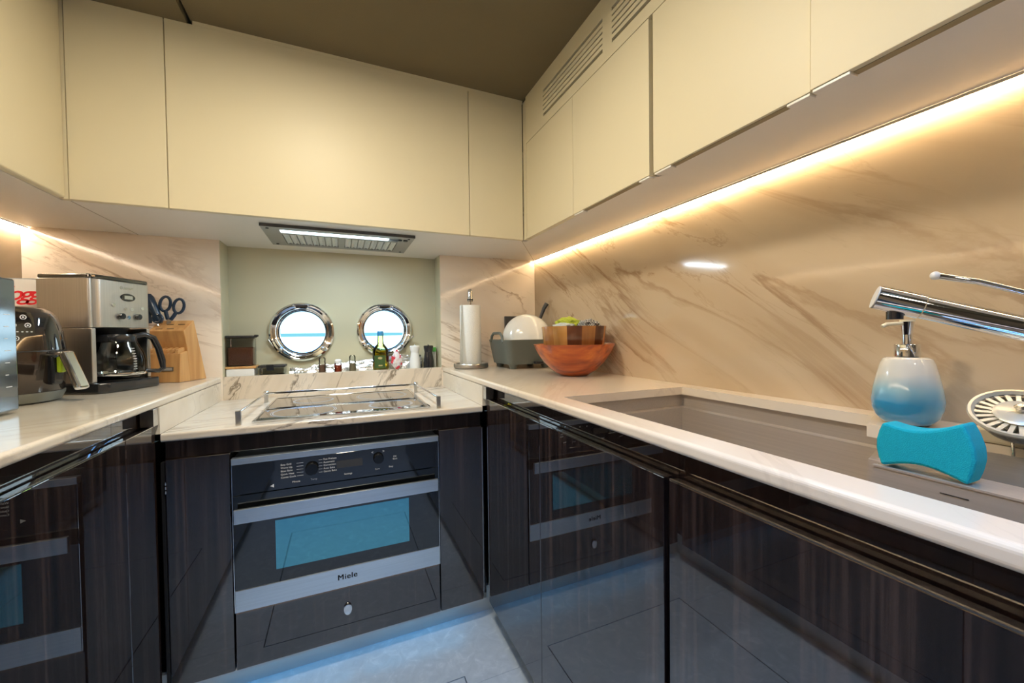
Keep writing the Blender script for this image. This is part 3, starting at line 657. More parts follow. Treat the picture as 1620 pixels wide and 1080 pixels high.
# door
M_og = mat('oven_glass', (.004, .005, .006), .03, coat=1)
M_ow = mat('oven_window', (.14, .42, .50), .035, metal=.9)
d = obj('door', B().box(OX0+.002, OX1-.002, YF-.006, YF+.011, -.7302, -.4562, .001), M_og, t, True)
b = B(); wx0, wx1, wz0, wz1 = -.187, .200, -.691, -.545
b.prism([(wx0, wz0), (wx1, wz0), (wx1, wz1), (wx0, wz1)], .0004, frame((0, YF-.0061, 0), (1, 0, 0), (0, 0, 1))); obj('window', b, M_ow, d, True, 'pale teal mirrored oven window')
b = B(); b.box(OX0, OX0+.0015, YF-.0065, YF+.010, -.7934, -.3670); obj('side_trim', b, M_chrome, t, True)
obj('side_trim', B().box(OX1-.0015, OX1, YF-.0065, YF+.010, -.7934, -.3670), M_chrome, t, True)
h = obj('handle', B().box(-.284, .2935, YF-.036, YF-.026, -.527, -.4865, .0015), M_oven, d, True, 'flat brushed steel handle bar')
for x in (-.255, .262): obj('handle_bracket', B().box(x-.008, x+.008, YF-.0258, YF-.0062, -.515, -.500), M_satin, d, True)
bt = obj('lower_trim', B().box(OX0+.002, OX1-.002, YF-.008, YF+.011, -.7934, -.7308, .001), M_oven, t, True)
b = B()
for k in (-.0007, 0, .0007): b.text('Miele', .024, frame((.007+k, YF-.0082-abs(k)*.1, -.7600), (1, 0, 0), (0, 0, 1)), .0003, space=1.12)
obj('logo', b, M_ink2, bt, True)
obj('bottom_strip', B().box(OX0+.002, OX1-.002, YF-.004, YF+.011, -.7995, -.7940), mat('copper_gap_strip', (.30, .20, .15), .25, metal=.8), t, True)
# drawer below
t = thing('drawer_unit', 'glossy dark wood drawer below the oven with an oval chrome push knob', 'drawer', (.005, YF, ZDB))
obj('body', B().box(OX0+.002, OX1-.002, YF+.0215, YB-.004, ZDB+.01, -.8005), M_eb2, t, True)
dr = obj('drawer_front', B().box(OX0, OX1, YF, YF+.020, ZDB, -.8005, .0015), M_eb, t, True)
obj('knob', B().lathe([(.0, .006), (.7, .006), (.95, .004), (1, 0)], (0, 0, 0), 32).mv(frame((.006, YF-.0005, -.868), (1, 0, 0), (0, 0, 1)) @ Matrix.Diagonal((.0125, .0195, 1, 1))), M_chrome, dr, True)

# ================================================================== TAP
t = thing('kitchen_tap', 'chrome single-lever kitchen tap with angled spout over the sink', 'tap', (.895, .085, ZC))
E0 = Vector((.720, .3237, .0464)); E1 = Vector((.800, .2062, -.0021)); dd = (E1-E0).normalized(); EB = E0+dd*.30
bx_, by_ = EB.x, EB.y
t.location = (bx_, by_, ZC+.0005); WM[t.name] = Matrix.Translation((bx_, by_, ZC+.0005))
obj('spout', B().tube([E0+dd*.052, EB+dd*.01], .0160, 28), M_chrome, t, True)
sh = B().tube([E0+dd*.001, E0+dd*.0505], .0172, 28); obj('spray_head', sh, M_chrome, t, True)
obj('end_cap', B().cyl(E0-dd*.001, .0162, .0015, dd, 28), M_white, t, True)
obj('aerator', B().cyl(E0+dd*.022+Vector((0, 0, -.014)), .0095, .012, (0, 0, -1), 20), M_blackpl, t, True)
obj('tap_body', B().cyl((bx_, by_, ZC+.0006), .026, EB.z-ZC+.028, (0, 0, 1), 32, bev=.003), M_chrome, t, True)
L0 = Vector((.800, .2888, .0767)); L1 = Vector((.850, .2196, .0533)); ld = (L1-L0).normalized()
LE = Vector((bx_, by_, EB.z+.024)); pts = [L0, L0+ld*.045, L0.lerp(LE, .55)+Vector((0, 0, .008)), LE]
obj('lever', B().tube(pts, .004, 12, radii=[.0052, .0045, .004, .006]), M_chrome, t, True)
obj('lever_tip', B().sphere(L0, .0062), M_white, t, True)

# ================================================================== SOAP, SPONGE, STRAINER
t = thing('soap_dispenser', 'white to blue glazed ceramic soap dispenser with chrome pump beside the sink', 'soap dispenser', (.888, .355, ZC+.0008), rotz=math.radians(0))
mb, n_, bs = nodes('blue_fade_glaze')
tcn = n_.nodes.new('ShaderNodeTexCoord'); sp_ = n_.nodes.new('ShaderNodeSeparateXYZ'); n_.links.new(tcn.outputs['Object'], sp_.inputs[0])
nz = n_.nodes.new('ShaderNodeTexNoise'); nz.inputs['Scale'].default_value = 14; n_.links.new(tcn.outputs['Object'], nz.inputs['Vector'])
ma = n_.nodes.new('ShaderNodeMath'); ma.operation = 'MULTIPLY_ADD'; n_.links.new(nz.outputs['Fac'], ma.inputs[0]); ma.inputs[1].default_value = .035; n_.links.new(sp_.outputs['Z'], ma.inputs[2])
mr = n_.nodes.new('ShaderNodeMapRange'); mr.inputs[2].default_value = .14; n_.links.new(ma.outputs[0], mr.inputs[0])
n_.links.new(ramp(n_, mr.outputs[0], [(.10, (.45, .52, .58)), (.19, (.03, .27, .55)), (.36, (.03, .30, .62)), (.55, (.30, .55, .68)), (.72, (.72, .72, .66)), (1, (.80, .76, .66))]), bs.inputs['Base Color'])
bs.inputs['Roughness'].default_value = .12; bs.inputs['Coat Weight'].default_value = .8
obj('bottle', B().lathe([(0, 0), (.026, 0), (.034, .004), (.041, .014), (.0455, .028), (.0462, .042), (.0435, .062), (.039, .084), (.0345, .103), (.031, .111), (.026, .1135), (.013, .114)], n=48, capt=True), mb, t)
obj('collar', B().lathe([(.0145, .1142), (.0168, .115), (.0168, .134), (.0160, .136), (.006, .136)], n=32, capb=True, capt=True), M_chrome, t)
b = B().cyl((0, 0, .136), .0068, .016); b.cyl((0, 0, .152), .0070, .022, n=24, r2=.0095)
obj('pump', b, M_chrome, t)
dn = Vector((-.80, .60, 0)).normalized()
obj('nozzle', B().tube([(0, 0, .171), (dn.x*.012, dn.y*.012, .171), (dn.x*.030, dn.y*.030, .170), (dn.x*.036, dn.y*.036, .166)], .0033, 10).cyl((0, 0, .1742), .0098, .003), mat('ivory_plastic', (.78, .72, .52), .3), t)

# sponge: waisted block leaning over the tray rim
M_sp = mat('turquoise_foam', (.0, .36, .46), .95, bump=.25, bscale=900, var=.12, vscale=300)
w_, h_ = .071, .053
top = [(-w_/2+.003+i/12*(w_-.003), h_/2-.009*math.sin(PI*i/12)+.012*i/12) for i in range(13)]
bot = [(w_/2+.004-i/12*(w_+.002), -h_/2+.010*math.sin(PI*i/12)) for i in range(13)]
def arc(p, q, bulge, n=5): return [(p[0]+(q[0]-p[0])*k/n+bulge*math.sin(PI*k/n), p[1]+(q[1]-p[1])*k/n) for k in range(1, n)]
poly = top+arc(top[-1], bot[0], .008)+bot+arc(bot[-1], top[0], -.006)
c_ = Vector((.6035, .2315, -.1665+h_/2))
Ms = frame(c_, (0, -1, 0), (0, 0, 1))
b = B().prism(poly, .030, bev=.003); b.mv(Matrix.Translation((0, 0, -.030))); b.mv(Ms)
so = obj('sponge', b, M_sp); tag(origin(so, c_), 'turquoise waisted cleaning sponge propped on the sink tray', 'sponge')

# strainer basket propped against the wall
sc_ = Vector((.803, .209, -.112)); sn = Vector((-.50, -.16, .80)).normalized()
Q = sn.to_track_quat('Z', 'Y').to_matrix().to_4x4(); Mst = Matrix.Translation(sc_) @ Q
t = thing('sink_strainer', 'round slotted sink strainer plate propped up at the right edge', 'strainer', M=Mst)
M_iv = mat('ivory_steel', (.66, .62, .50), .28, metal=.35)
R = .046
obj('rim', B().lathe([(R-.007, 0), (R-.004, .004), (R-.001, .004), (R, .001), (R-.002, -.003), (R-.007, -.002)], n=48), M_iv, t)
b = B().lathe([(.0, -.001), (.021, -.001), (.0235, .002), (.020, .004), (0, .005)], n=40); obj('hub', b, M_iv, t)
obj('knob', B().lathe([(.004, .0045), (.004, .009), (.006, .012), (.003, .015), (0, .015)], n=20), M_satin, t)
b = B()
for k in range(24):
    a = 2*PI*k/24; b.merge(B().box(.022, R-.005, -.0022, .0022, -.003, -.0005).b, Matrix.Rotation(a, 4, 'Z'))
obj('spokes', b, M_iv, t)
obj('basket', B().lathe([(R-.008, -.003), (R-.012, -.018), (.03, -.024), (0, -.024)], n=36), mat('strainer_mesh', (.34, .31, .24), .4, metal=.6, bump=.5, bscale=300), t)
# holder: cream soap ledge behind the tray with wire hook
t = thing('sink_caddy', 'cream sink caddy ledge with a wire hook holding the strainer', 'caddy', (.86, .12, ZC+.0006))
b = B().box(.834, .858, -.10, .262, ZC+.0006, ZC+.022, .004)
obj('ledge', b, mat('cream_plastic', (.62, .55, .40), .3), t, True)
obj('hook', B().tube([(.836, .226, ZC+.012), (.828, .222, ZC+.010), (.824, .220, ZC-.004), (.824, .220, -.225), (.817, .218, -.235)], .0018, 8), M_satin, t, True)

# ================================================================== LEFT WORKTOP
# microwave / toaster oven at the left edge
t = thing('microwave', 'stainless steel microwave with mirror-like front at the left edge', 'microwave', (-.82, 1.0, ZC+.001))
x1 = -.6565; z0 = ZC+.012; z1 = .133
obj('body', B().box(XL+.03, x1-.018, .80, 1.238, z0, z1-.004, .006), M_steel, t, True)
dm = obj('door', B().box(x1-.0175, x1, .79, 1.243, z0-.006, z1, .005, 3), mat('mirror_steel_glass', (.22, .26, .30), .10, metal=.8), t, True)
b = B()
for k in range(7):
    b.box(x1+.0001, x1+.0004, 1.205, 1.222-.004*(k % 3), z1-.080-.026*k, z1-.0785-.026*k)
obj('front_print', b, M_ink, dm, True)
b = B()
for x in (XL+.06, x1-.05):
    for y in (.83, 1.2): b.cyl((x, y, ZC+.0008), .012, .0108)
obj('foot', b, M_black, t, True)

# cereal box
t = thing('cereal_box', 'white cereal box with red script lettering behind the coffee maker', 'cereal box', (-.90, 1.72, ZC+.001))
Mc = frame((-1.0, 1.70, ZC+.001), (1, 0, 0), (0, 0, 1))
cw, ch = .187, .345
b = B().box(0, cw, 0, ch, -.05, 0, .001, 1)
obj('carton', b.mv(Mc), mat('cereal_carton', (.78, .76, .72), .45), t, True)
b = B().text("Kellogg's", .060, Mc @ Matrix.Translation((.092, ch-.046, .0006)), .0003, shear=.45, off=.0006, space=.80)
obj('lettering', b, mat('red_ink', (.70, .01, .02), .4), t, True)
obj('top_panel', B().box(0.001, cw-.001, ch-.045, ch-.004, .0003, .0007).mv(Mc), mat('grey_print', (.55, .56, .58), .5), t, True) if False else None
obj('coupon_mark', B().box(.155, .163, ch-.05, ch-.046, .0003, .0007).mv(Mc), M_ink2, t, True)
obj('lid_flap', B().box(.001, cw-.001, ch+.0006, ch+.0022, -.05, 0).mv(Mc), mat('flap_grey', (.50, .52, .55), .5), t, True)

# air fryer
AFc = (-.795, 1.435); AFd = math.atan2(-.22, .97)
t = thing('air_fryer', 'round black air fryer with white touch icons and chrome handle', 'air fryer', (*AFc, ZC+.001), rotz=AFd)
M_af = mat('air_fryer_shell', (.045, .033, .026), .13, metal=.5, coat=.8)
obj('shell', B().lathe([(.0, .018), (.105, .018), (.112, .028), (.117, .09), (.118, .135), (.113, .18), (.104, .220), (.092, .238), (.070, .246), (0, .248)], n=56, sy=1.0), M_af, t)
obj('base_ring', B().lathe([(0, 0), (.098, 0), (.106, .004), (.113, .020), (.1135, .027), (.105, .0272)], n=56), mat('grey_rubber', (.16, .17, .15), .4), t)
def shell_r(z): 
    P = [(.028, .112), (.09, .117), (.135, .118), (.18, .113), (.220, .104), (.238, .092)]
    for (a, ra), (c, rc) in zip(P, P[1:]):
        if a <= z <= c: return ra+(rc-ra)*(z-a)/(c-a)
    return .1
def patch(a0, a1, za, zb_, off, n=14, m=6):
    b = bmesh.new(); g_ = []
    for j in range(m+1):
        z = za+(zb_-za)*j/m; row = []
        for i in range(n+1):
            a = a0+(a1-a0)*i/n; r = shell_r(z)+off; row.append(b.verts.new((r*math.cos(a), r*math.sin(a), z)))
        g_.append(row)
    for j in range(m):
        for i in range(n): b.faces.new((g_[j][i], g_[j][i+1], g_[j+1][i+1], g_[j+1][i])).smooth = True
    q = B(); q.merge(b); return q
obj('control_panel', patch(-1.25, .45, .135, .228, .0008), M_blackg, t)
b = B()
def icon(a, z, r=.006):
    rr = shell_r(z)+.0014; c = Vector((rr*math.cos(a), rr*math.sin(a), z)); b.lathe([(r*.7, 0), (r*.7, .0004), (r, .0004), (r, 0)], c, 16, (math.cos(a), math.sin(a), 0))
    b.lathe([(0, .0002), (r*.35, .0002)], c, 8, (math.cos(a), math.sin(a), 0))
for a, z in ((-.95, .216), (-.45, .216), (-.90, .196), (-.62, .196), (-.40, .196), (-.60, .164), (-1.02, .190)): icon(a, z)
for k in range(9):
    a = -.92+k*.070; rr = shell_r(.180)+.0012; c = Vector((rr*math.cos(a), rr*math.sin(a), .180)); b.sphere(c, .0022, .0022, .0016, 6)
obj('icon_print', b, M_ink, t)
obj('drawer_seam', B().lathe([(.1186, .130), (.1192, .131), (.1186, .1325)], n=56), M_black, t)
hb_ = B()
hb_.box(.100, .150, -.017, .017, .119, .130, .004)
hh = obj('handle_mount', hb_, M_chrome, t)
M_h = frame((.165, 0, .128), (.30, 0, -.954), (0, 1, 0))
b = B().box(-.006, .100, -.017, .017, -.008, .008, .0065, 3); b.mv(frame((.146, 0, .124), (.34, 0, -.94), (0, 1, 0)))
obj('handle', b, M_chrome, t, label='chrome pull handle')
obj('release_button', B().box(.129, .140, -.008, .008, .075, .117, .004), mat('lime_plastic', (.45, .62, .02), .35), t, label='lime green release button')
obj('handle_core', B().box(.112, .128, -.014, .014, .045, .117, .004), M_blackpl, t)

# coffee maker
u = Vector((.363, .932, 0)).normalized(); nf = Vector((.932, -.363, 0)).normalized()
P0 = Vector((-.664, 1.549, ZC+.001))
MC = Matrix(((u.x, -nf.x, 0, P0.x), (u.y, -nf.y, 0, P0.y), (0, 0, 1, P0.z), (0, 0, 0, 1)))   # local x = width, y = depth away from the front, z up
t = thing('coffee_maker', 'brushed steel drip coffee maker with glass carafe and control panel', 'coffee maker', M=MC)
Wd, Dp, Ht = .192, .150, .352
obj('base', B().prism([(-.004, Dp), (-.006, -.018), (.012, -.032), (Wd*.5, -.036), (Wd-.004, -.030), (Wd+.012, -.018), (Wd+.004, Dp)], .030, bev=.004), M_blackpl, t)
for xa, xb in ((-.002, .012), (Wd-.010, Wd+.002)): obj('side_column', B().box(xa, xb, 0, Dp, .0305, Ht-.160, .002), M_steelz, t)
b = B().box(.0125, Wd-.0105, .100, Dp, .0305, Ht-.160); obj('rear_column', b, M_black, t)
# head with rounded front corners
def rrect(x0, x1, y0, y1, r, n=5):
    out = []
    for cx, cy, a0 in ((x1-r, y0+r, -PI/2), (x1-r, y1-r, 0), (x0+r, y1-r, PI/2), (x0+r, y0+r, PI)):
        out += [(cx+r*math.cos(a0+PI/2*k/n), cy+r*math.sin(a0+PI/2*k/n)) for k in range(n+1)]
    return out
hd = B().prism(rrect(.010, Wd+.002, -.004, Dp*.6, .014), .1445, Matrix.Translation((0, 0, Ht-.158)), bev=.0015, seg=1)
head = obj('head', hd, M_steelz, t, smooth=False)
obj('side_panel', B().prism(rrect(-.004, .0085, .002, Dp, .005), .1445, Matrix.Translation((0, 0, Ht-.158)), bev=.0015, seg=1), M_steelz, t)
obj('tank', B().box(.010, Wd, Dp*.6+.0005, Dp, Ht-.158, Ht-.0135, .003), M_steelz, t)
obj('lid', B().prism(rrect(-.003, Wd+.002, -.003, Dp+.002, .014), .012, Matrix.Translation((0, 0, Ht-.0130)), bev=.003), mat('dark_chrome', (.20, .20, .20), .12, metal=1), t)
FC = frame((0, -.0045, 0), (1, 0, 0), (0, 0, 1))
def fc(x, z, dz=0): return FC @ Matrix.Translation((x, z, dz))
b = B().lathe([(0, .002), (.9, .002), (1, 0)], n=32).mv(fc(.112, Ht-.062) @ Matrix.Diagonal((.026, .0125, 1, 1))); obj('display_bezel', b, M_blackg, head)
obj('display', B().box(-.014, .014, -.0055, .0055, .0021, .0026).mv(fc(.112, Ht-.062)), mat('lcd_green', (.40, .41, .34), .3), head)
b = B().text('Cuisinart', .0125, fc(.108, Ht-.033, .0003), .0003, off=.0003); obj('lettering', b, M_chrome, head)
b = B()
for x, z in ((.062, Ht-.088), (.100, Ht-.099), (.122, Ht-.099), (.160, Ht-.094)): b.cyl((0, 0, .0), .0052, .003, n=20); b.mv(Matrix.Identity(4)) if False else None; 
b.b.free(); b = B()
for x, z in ((.062, Ht-.088), (.100, Ht-.099), (.122, Ht-.099), (.160, Ht-.094)):
    q = B().cyl((0, 0, 0), .0052, .003, n=20); q.mv(fc(x, z)); b.merge(q.b)
obj('button', b, M_chrome, head)
for x in (.085, .142):
    q = B().cyl((0, 0, 0), .0095, .010, n=24, bev=.0015); q.mv(fc(x, Ht-.122)); k = obj('knob', q, M_blackpl, head)
q = B().cyl((0, 0, 0), .006, .003, n=20); q.cyl((.0, 0, 0), .004, .005); q.mv(fc(.110, Ht-.125)); obj('switch', q, M_chrome, head)
obj('drip_spout', B().cyl((.098, .045, Ht-.182), .035, .022, r2=.048), M_black, t)
# carafe (lifts out: its own thing)
cc = MC @ Vector((.096, .024, .0312)); t = thing('glass_carafe', 'round glass coffee carafe with black handle standing in the coffee maker', 'carafe', tuple(cc), rotz=math.atan2(.70, .72))
obj('plate', B().cyl((0, 0, 0), .060, .003), M_black, t)
obj('glass', B().lathe([(.056, .004), (.066, .012), (.071, .030), (.071, .060), (.066, .085), (.056, .108), (.050, .122), (.049, .134), (.0475, .134), (.0485, .122), (.0545, .107), (.0645, .084), (.0695, .060), (.0695, .030), (.0645, .013), (.055, .006), (0, .006)], n=48), M_clear, t)
obj('band', B().lathe([(.0505, .118), (.0512, .120), (.0512, .136), (.0490, .142), (.0, .144)], n=40), M_blackpl, t)
obj('foot_ring', B().lathe([(.0725, .016), (.0732, .018), (.0725, .024), (.0712, .020)], n=48), M_chrome, t)
obj('handle', B().tube([(.046, 0, .136), (.075, 0, .142), (.098, 0, .130), (.112, 0, .095), (.122, 0, .052), (.124, 0, .026), (.112, 0, .018), (.074, 0, .022)], .008, 12, radii=[.008, .009, .010, .0095, .010, .008, .007, .006]), M_blackpl, t)
b = B()
for k in range(9):
    a = math.radians(-75); r = .0706 if k < 5 else .0706-(k-4)*.0022
    c = Vector((r*math.cos(a), r*math.sin(a), .034+k*.008)); q = B().box(-.005, .005, -.0003, .0003, -.0007, .0007); q.mv(Matrix.Translation(c) @ Matrix.Rotation(a+PI/2, 4, 'Z')); b.merge(q.b)
obj('level_marks', b, M_ink, t)

# knife block
def wood(name, c0, c1, v=(0, 0, 1), ac=30, al=2, rough=.4, off=(0, 0, 0), coat=0):
    m, n, bb = nodes(name); vec = dirs(n, v, al, ac, off); z = n.nodes.new('ShaderNodeTexNoise'); z.inputs['Scale'].default_value = 1.5; z.inputs['Detail'].default_value = 5; n.links.new(vec, z.inputs['Vector'])
    n.links.new(ramp(n, z.outputs['Fac'], [(.32, c0), (.68, c1)]), bb.inputs['Base Color']); bb.inputs['Roughness'].default_value = rough; bb.inputs['Coat Weight'].default_value = coat; return m
M_beech = wood('beech_wood', (.50, .25, .085), (.66, .38, .15)); M_beech2 = wood('beech_end_grain', (.60, .38, .20), (.74, .52, .32))
fx = Vector((.93, -.36, 0)).normalized(); fy = Vector((.10, .995, 0)).normalized()
# block frame: x along the front to the right, y to the back
PB = Vector((-.532, 1.782, ZC+.001))
MBk = Matrix(((fx.x, -fx.y, 0, PB.x), (fx.y, fx.x, 0, PB.y), (0, 0, 1, PB.z), (0, 0, 0, 1)))
t = thing('knife_block', 'slanted light wood knife block beside the coffee maker', 'knife block', M=MBk)
bw = .125
Pp = frame((-bw, 0, 0), (0, 1, 0), (0, 0, 1))
obj('main_block', B().prism([(.052, .0), (.132, 0), (.075, .226), (.025, .186), (.040, .12)], bw, Pp, bev=.0015, seg=1), M_beech, t)
obj('front_block', B().prism([(0, 0), (.0515, 0), (.0395, .112), (.006, .104)], bw, Pp, bev=.0015, seg=1), M_beech, t)
b = B()
for k in range(6): b.prism([(.0065, .1045), (.0085, .1165), (.0375, .1255), (.0388, .1130)], .010, Pp @ Matrix.Translation((0, 0, .008+k*.0195)))
obj('slot_rib', b, M_beech, t)
q = B().box(-.024, .024, -.0075, .0075, .0002, .0016); Mpl = Matrix.Translation((-.046, -.001+.0028, .048)) @ frame((0, 0, 0), (1, 0, 0), (0, .058, 1)); q.mv(Mpl)
pl = obj('name_plate', q, mat('plate_pewter', (.22, .20, .17), .35, metal=.6), t)
q = B().box(-.020, .020, -.0045, .0045, .0017, .0022); q.mv(Mpl); obj('plate_inlay', q, mat('plate_light', (.45, .42, .38), .4), pl)
tp = frame((0, .025, .186), (1, 0, 0), (0, .050, .040))
b = B()
for x, y in ((-.095, .012), (-.055, .012), (-.030, .038), (-.070, .038)): q = B().box(x-.012, x+.012, y-.0015, y+.0015, 0, .0006); q.mv(tp); b.merge(q.b)
obj('knife_slot', b, M_black, t)
def shears(name, label, base, lean, m, sc=1.0, spread=.028):
    t = thing(name, label, 'scissors', M=MBk @ Matrix.Translation(base) @ lean)
    for s_ in (-1, 1):
        pts = []
        for k in range(18):
            a = 2*PI*k/18; pts.append((s_*spread+.017*sc*math.cos(a), 0, .062*sc+.030*sc*math.sin(a)))
        b = B().tube(pts, .0055*sc, 10, closed=True); b.tube([(s_*.004, 0, .0), (s_*.012, 0, .022*sc), (s_*spread*.8, 0, .036*sc)], .007*sc, 10)
        obj('handle', b, m, t)
    obj('blade', B().box(-.006, .006, -.0015, .0015, -.02, .004), M_satin, t)
M_navy = mat('navy_plastic', (.010, .028, .060), .3); 
shears('kitchen_shears', 'dark kitchen shears with looped handles at the right top of the knife block', (-.078, .060, .228), Matrix.Rotation(math.radians(12), 4, 'Y') @ Matrix.Rotation(math.radians(25), 4, 'Z'), M_navy, .9, .020)
t = thing('kitchen_tool', 'chunky navy blue handled tool stuck in the left of the knife block', 'kitchen tool', M=MBk @ Matrix.Translation((-.116, .040, .2130)) @ Matrix.Rotation(math.radians(-8), 4, 'Y'))
b = B().tube([(.022, 0, .0), (.014, 0, .03), (.004, 0, .065), (-.004, 0, .095), (-.006, 0, .108)], .014, 14, radii=[.008, .013, .0165, .0165, .011]); b.tube([(-.014, 0, .004), (-.016, 0, .03), (-.014, 0, .065), (-.010, 0, .1)], .010, 12, radii=[.006, .009, .011, .008])
obj('grip', b, M_navy, t)
obj('ring', B().tube([(.020+.016*math.cos(2*PI*k/16), -.006, .016+.014*math.sin(2*PI*k/16)) for k in range(16)], .005, 8, closed=True), M_navy, t)
obj('shank', B().tube([(.015, -.004, -.010), (.012, -.004, .012)], .003, 8), M_satin, t)

# ================================================================== RIGHT CORNER
# paper towel
t = thing('paper_towel_holder', 'steel upright paper towel holder in the right corner', 'paper towel holder', (.575, 1.832, ZC+.001))
obj('base', B().lathe([(0, 0), (.078, 0), (.083, .003), (.083, .017), (.081, .021), (.074, .022), (.072, .010), (0, .010)], n=48), M_steel, t)
obj('rod', B().cyl((0, 0, .010), .006, .305), M_chrome, t)
b = B().lathe([(.0, .315), (.013, .315), (.0135, .318), (.0135, .330), (.0115, .333), (.0115, .355), (.009, .372), (.004, .377), (0, .378)], n=24); obj('finial', b, M_satin, t)
obj('finial_band', B().lathe([(.0138, .322), (.0142, .324), (.0138, .328)], n=24), M_black, t)
t = thing('paper_towel_roll', 'white paper towel roll on the steel holder', 'paper towel', (.575, 1.832, ZC+.0125))
prof = [(.0075, 0), (.048, 0), (.050, .003), (.050, .284), (.048, .286), (.020, .286), (.018, .283), (.0075, .283)]
M_pt = mat('paper_towel', (.84, .84, .80), .9, bump=.25, bscale=180)
obj('roll', B().lathe(prof, n=48), M_pt, t)
tb = bmesh.new(); rows = []
for j in range(9):
    z = .004+.284*j/8; row = []
    for i in range(8):
        a = math.radians(205); k_ = i/7*(1-.82*j/8)
        row.append(tb.verts.new((.0512*math.cos(a)-.026*k_+.003*math.sin(i), .0512*math.sin(a)-.030*k_, z)))
    rows.append(row)
for j in range(8):
    for i in range(7): tb.faces.new((rows[j][i], rows[j][i+1], rows[j+1][i+1], rows[j+1][i])).smooth = True
bmesh.ops.solidify(tb, geom=list(tb.faces), thickness=.0008); b = B(); b.merge(tb); obj('loose_sheet', b, M_pt, t)

# socket plate behind the rack
tag(origin(obj('socket_plate', B().box(.793, .868, YB-.009, YB-.0005, .005, .090, .002), mat('anthracite', (.05, .05, .055), .4)), (.83, YB, .05)), 'dark grey square plate on the marble wall behind the dish rack', 'socket')

# dish rack: tapered tub with handle arches and feet
RX0, RX1, RY0, RY1 = .672, .935, 1.615, 1.865
t = thing('dish_rack', 'grey plastic dish rack tub with handle arches behind the wooden bowls', 'dish rack', ((RX0+RX1)/2, (RY0+RY1)/2, ZC+.001))
M_rk = mat('grey_plastic', (.105, .120, .108), .38)
tb = bmesh.new(); cx, cy = (RX0+RX1)/2, (RY0+RY1)/2; hw, hd_ = (RX1-RX0)/2, (RY1-RY0)/2
def rr(sc_, z, rad=.03):
    return [tb.verts.new((x, y, z)) for x, y in rrect(cx-hw*sc_, cx+hw*sc_, cy-hd_*sc_, cy+hd_*sc_, rad)]
z0 = ZC+.022; R0 = rr(.86, z0); R1 = rr(1.0, z0+.112); R2_ = rr(1.0-.022, z0+.112); R3 = rr(.84, z0+.006)
nn = len(R0)
for a, c in ((R0, R1), (R1, R2_), (R2_, R3)):
    for i in range(nn): tb.faces.new((a[i], a[(i+1) % nn], c[(i+1) % nn], c[i])).smooth = True
tb.faces.new(R0[::-1]); tb.faces.new(R3)
b = B(); b.merge(tb); obj('tub', b, M_rk, t, True)
for x, s_ in ((RX0+.002, -1), (RX1-.002, 1)):
    pts = [(x, RY0+.05, z0+.10), (x, RY0+.06, z0+.128), (x, RY0+.085, z0+.142), (x, RY1-.085, z0+.142), (x, RY1-.06, z0+.128), (x, RY1-.05, z0+.10)]
    obj('handle', B().tube(pts, .0065, 10), M_rk, t, True)
for x in (RX0+.05, RX1-.05):
    for y in (RY0+.045, RY1-.045): obj('foot', B().cyl((x, y, ZC+.001), .015, .0215, r2=.022, n=20), M_rk, t, True)
obj('drain_spout', B().box(cx+.005, cx+.045, RY0-.012, RY0+.012, ZC+.022, ZC+.034, .003), M_black, t, True)
obj('cutlery_cup', B().box(RX0+.022, RX0+.055, RY0+.08, RY1-.08, z0+.02, z0+.105, .004), mat('grey_plastic_dark', (.06, .065, .06), .4), t, True)
# white bowl upside on its rim in the rack
ax = Vector((-.30, -.88, .20)).normalized(); pc = Vector((.832, 1.735, -.022))
Mp = Matrix.Translation(pc) @ ax.to_track_quat('Z', 'Y').to_matrix().to_4x4()
t = thing('white_bowl', 'large white round bowl standing on edge in the dish rack', 'bowl', M=Mp)
obj('shell', B().lathe([(r*1.06, z*1.06) for r, z in [(0, .050), (.045, .049), (.075, .040), (.098, .022), (.110, .0), (.113, -.010), (.110, -.010), (.106, -.001), (.095, .019), (.073, .036), (.045, .045), (0, .046)]], n=56), mat('white_melamine', (.80, .79, .74), .22, coat=.3), t)
b = B().tube([(.905, 1.800, -.08), (.915, 1.790, .04), (.945, 1.775, .125), (.958, 1.770, .148)][1:], .009, 10, radii=[.006, .010, .011]); tag(origin(obj('utensil_handle', b, mat('dark_grey_nylon', (.035, .035, .038), .35)), (.915, 1.79, .04)), 'dark grey utensil handle sticking up behind the white bowl', 'utensil')

# bowls
BC = (.818, 1.300)
def stripes(name, cols, ac=26, rough=.22, planks=True):
    m, n, bb = nodes(name); tcx = n.nodes.new('ShaderNodeTexCoord'); s_ = n.nodes.new('ShaderNodeSeparateXYZ'); n.links.new(tcx.outputs['Object'], s_.inputs[0])
    return m, n, bb, tcx, s_
m, n, bb = nodes('red_brown_wood'); vec = dirs(n, (.8, -.6, .05), 3.0, 34); z = n.nodes.new('ShaderNodeTexNoise'); z.inputs['Scale'].default_value = 1.2; z.inputs['Detail'].default_value = 4; n.links.new(vec, z.inputs['Vector'])
n.links.new(ramp(n, z.outputs['Fac'], [(.32, (.20, .030, .003)), (.50, (.40, .075, .006)), (.70, (.56, .14, .012))]), bb.inputs['Base Color']); bb.inputs['Roughness'].default_value = .3; bb.inputs['Coat Weight'].default_value = .35; M_red = m
t = tag(obj('wooden_bowl', B().lathe([(0, 0), (.050, 0), (.055, .003), (.085, .022), (.115, .052), (.138, .085), (.152, .115), (.1535, .119), (.150, .119), (.144, .113), (.128, .083), (.108, .056), (.078, .028), (.045, .012), (0, .010)], n=64), M_red), 'wide red-brown wooden bowl on the right worktop, the lower of two', 'bowl'); t.location = (*BC, ZC+.001)
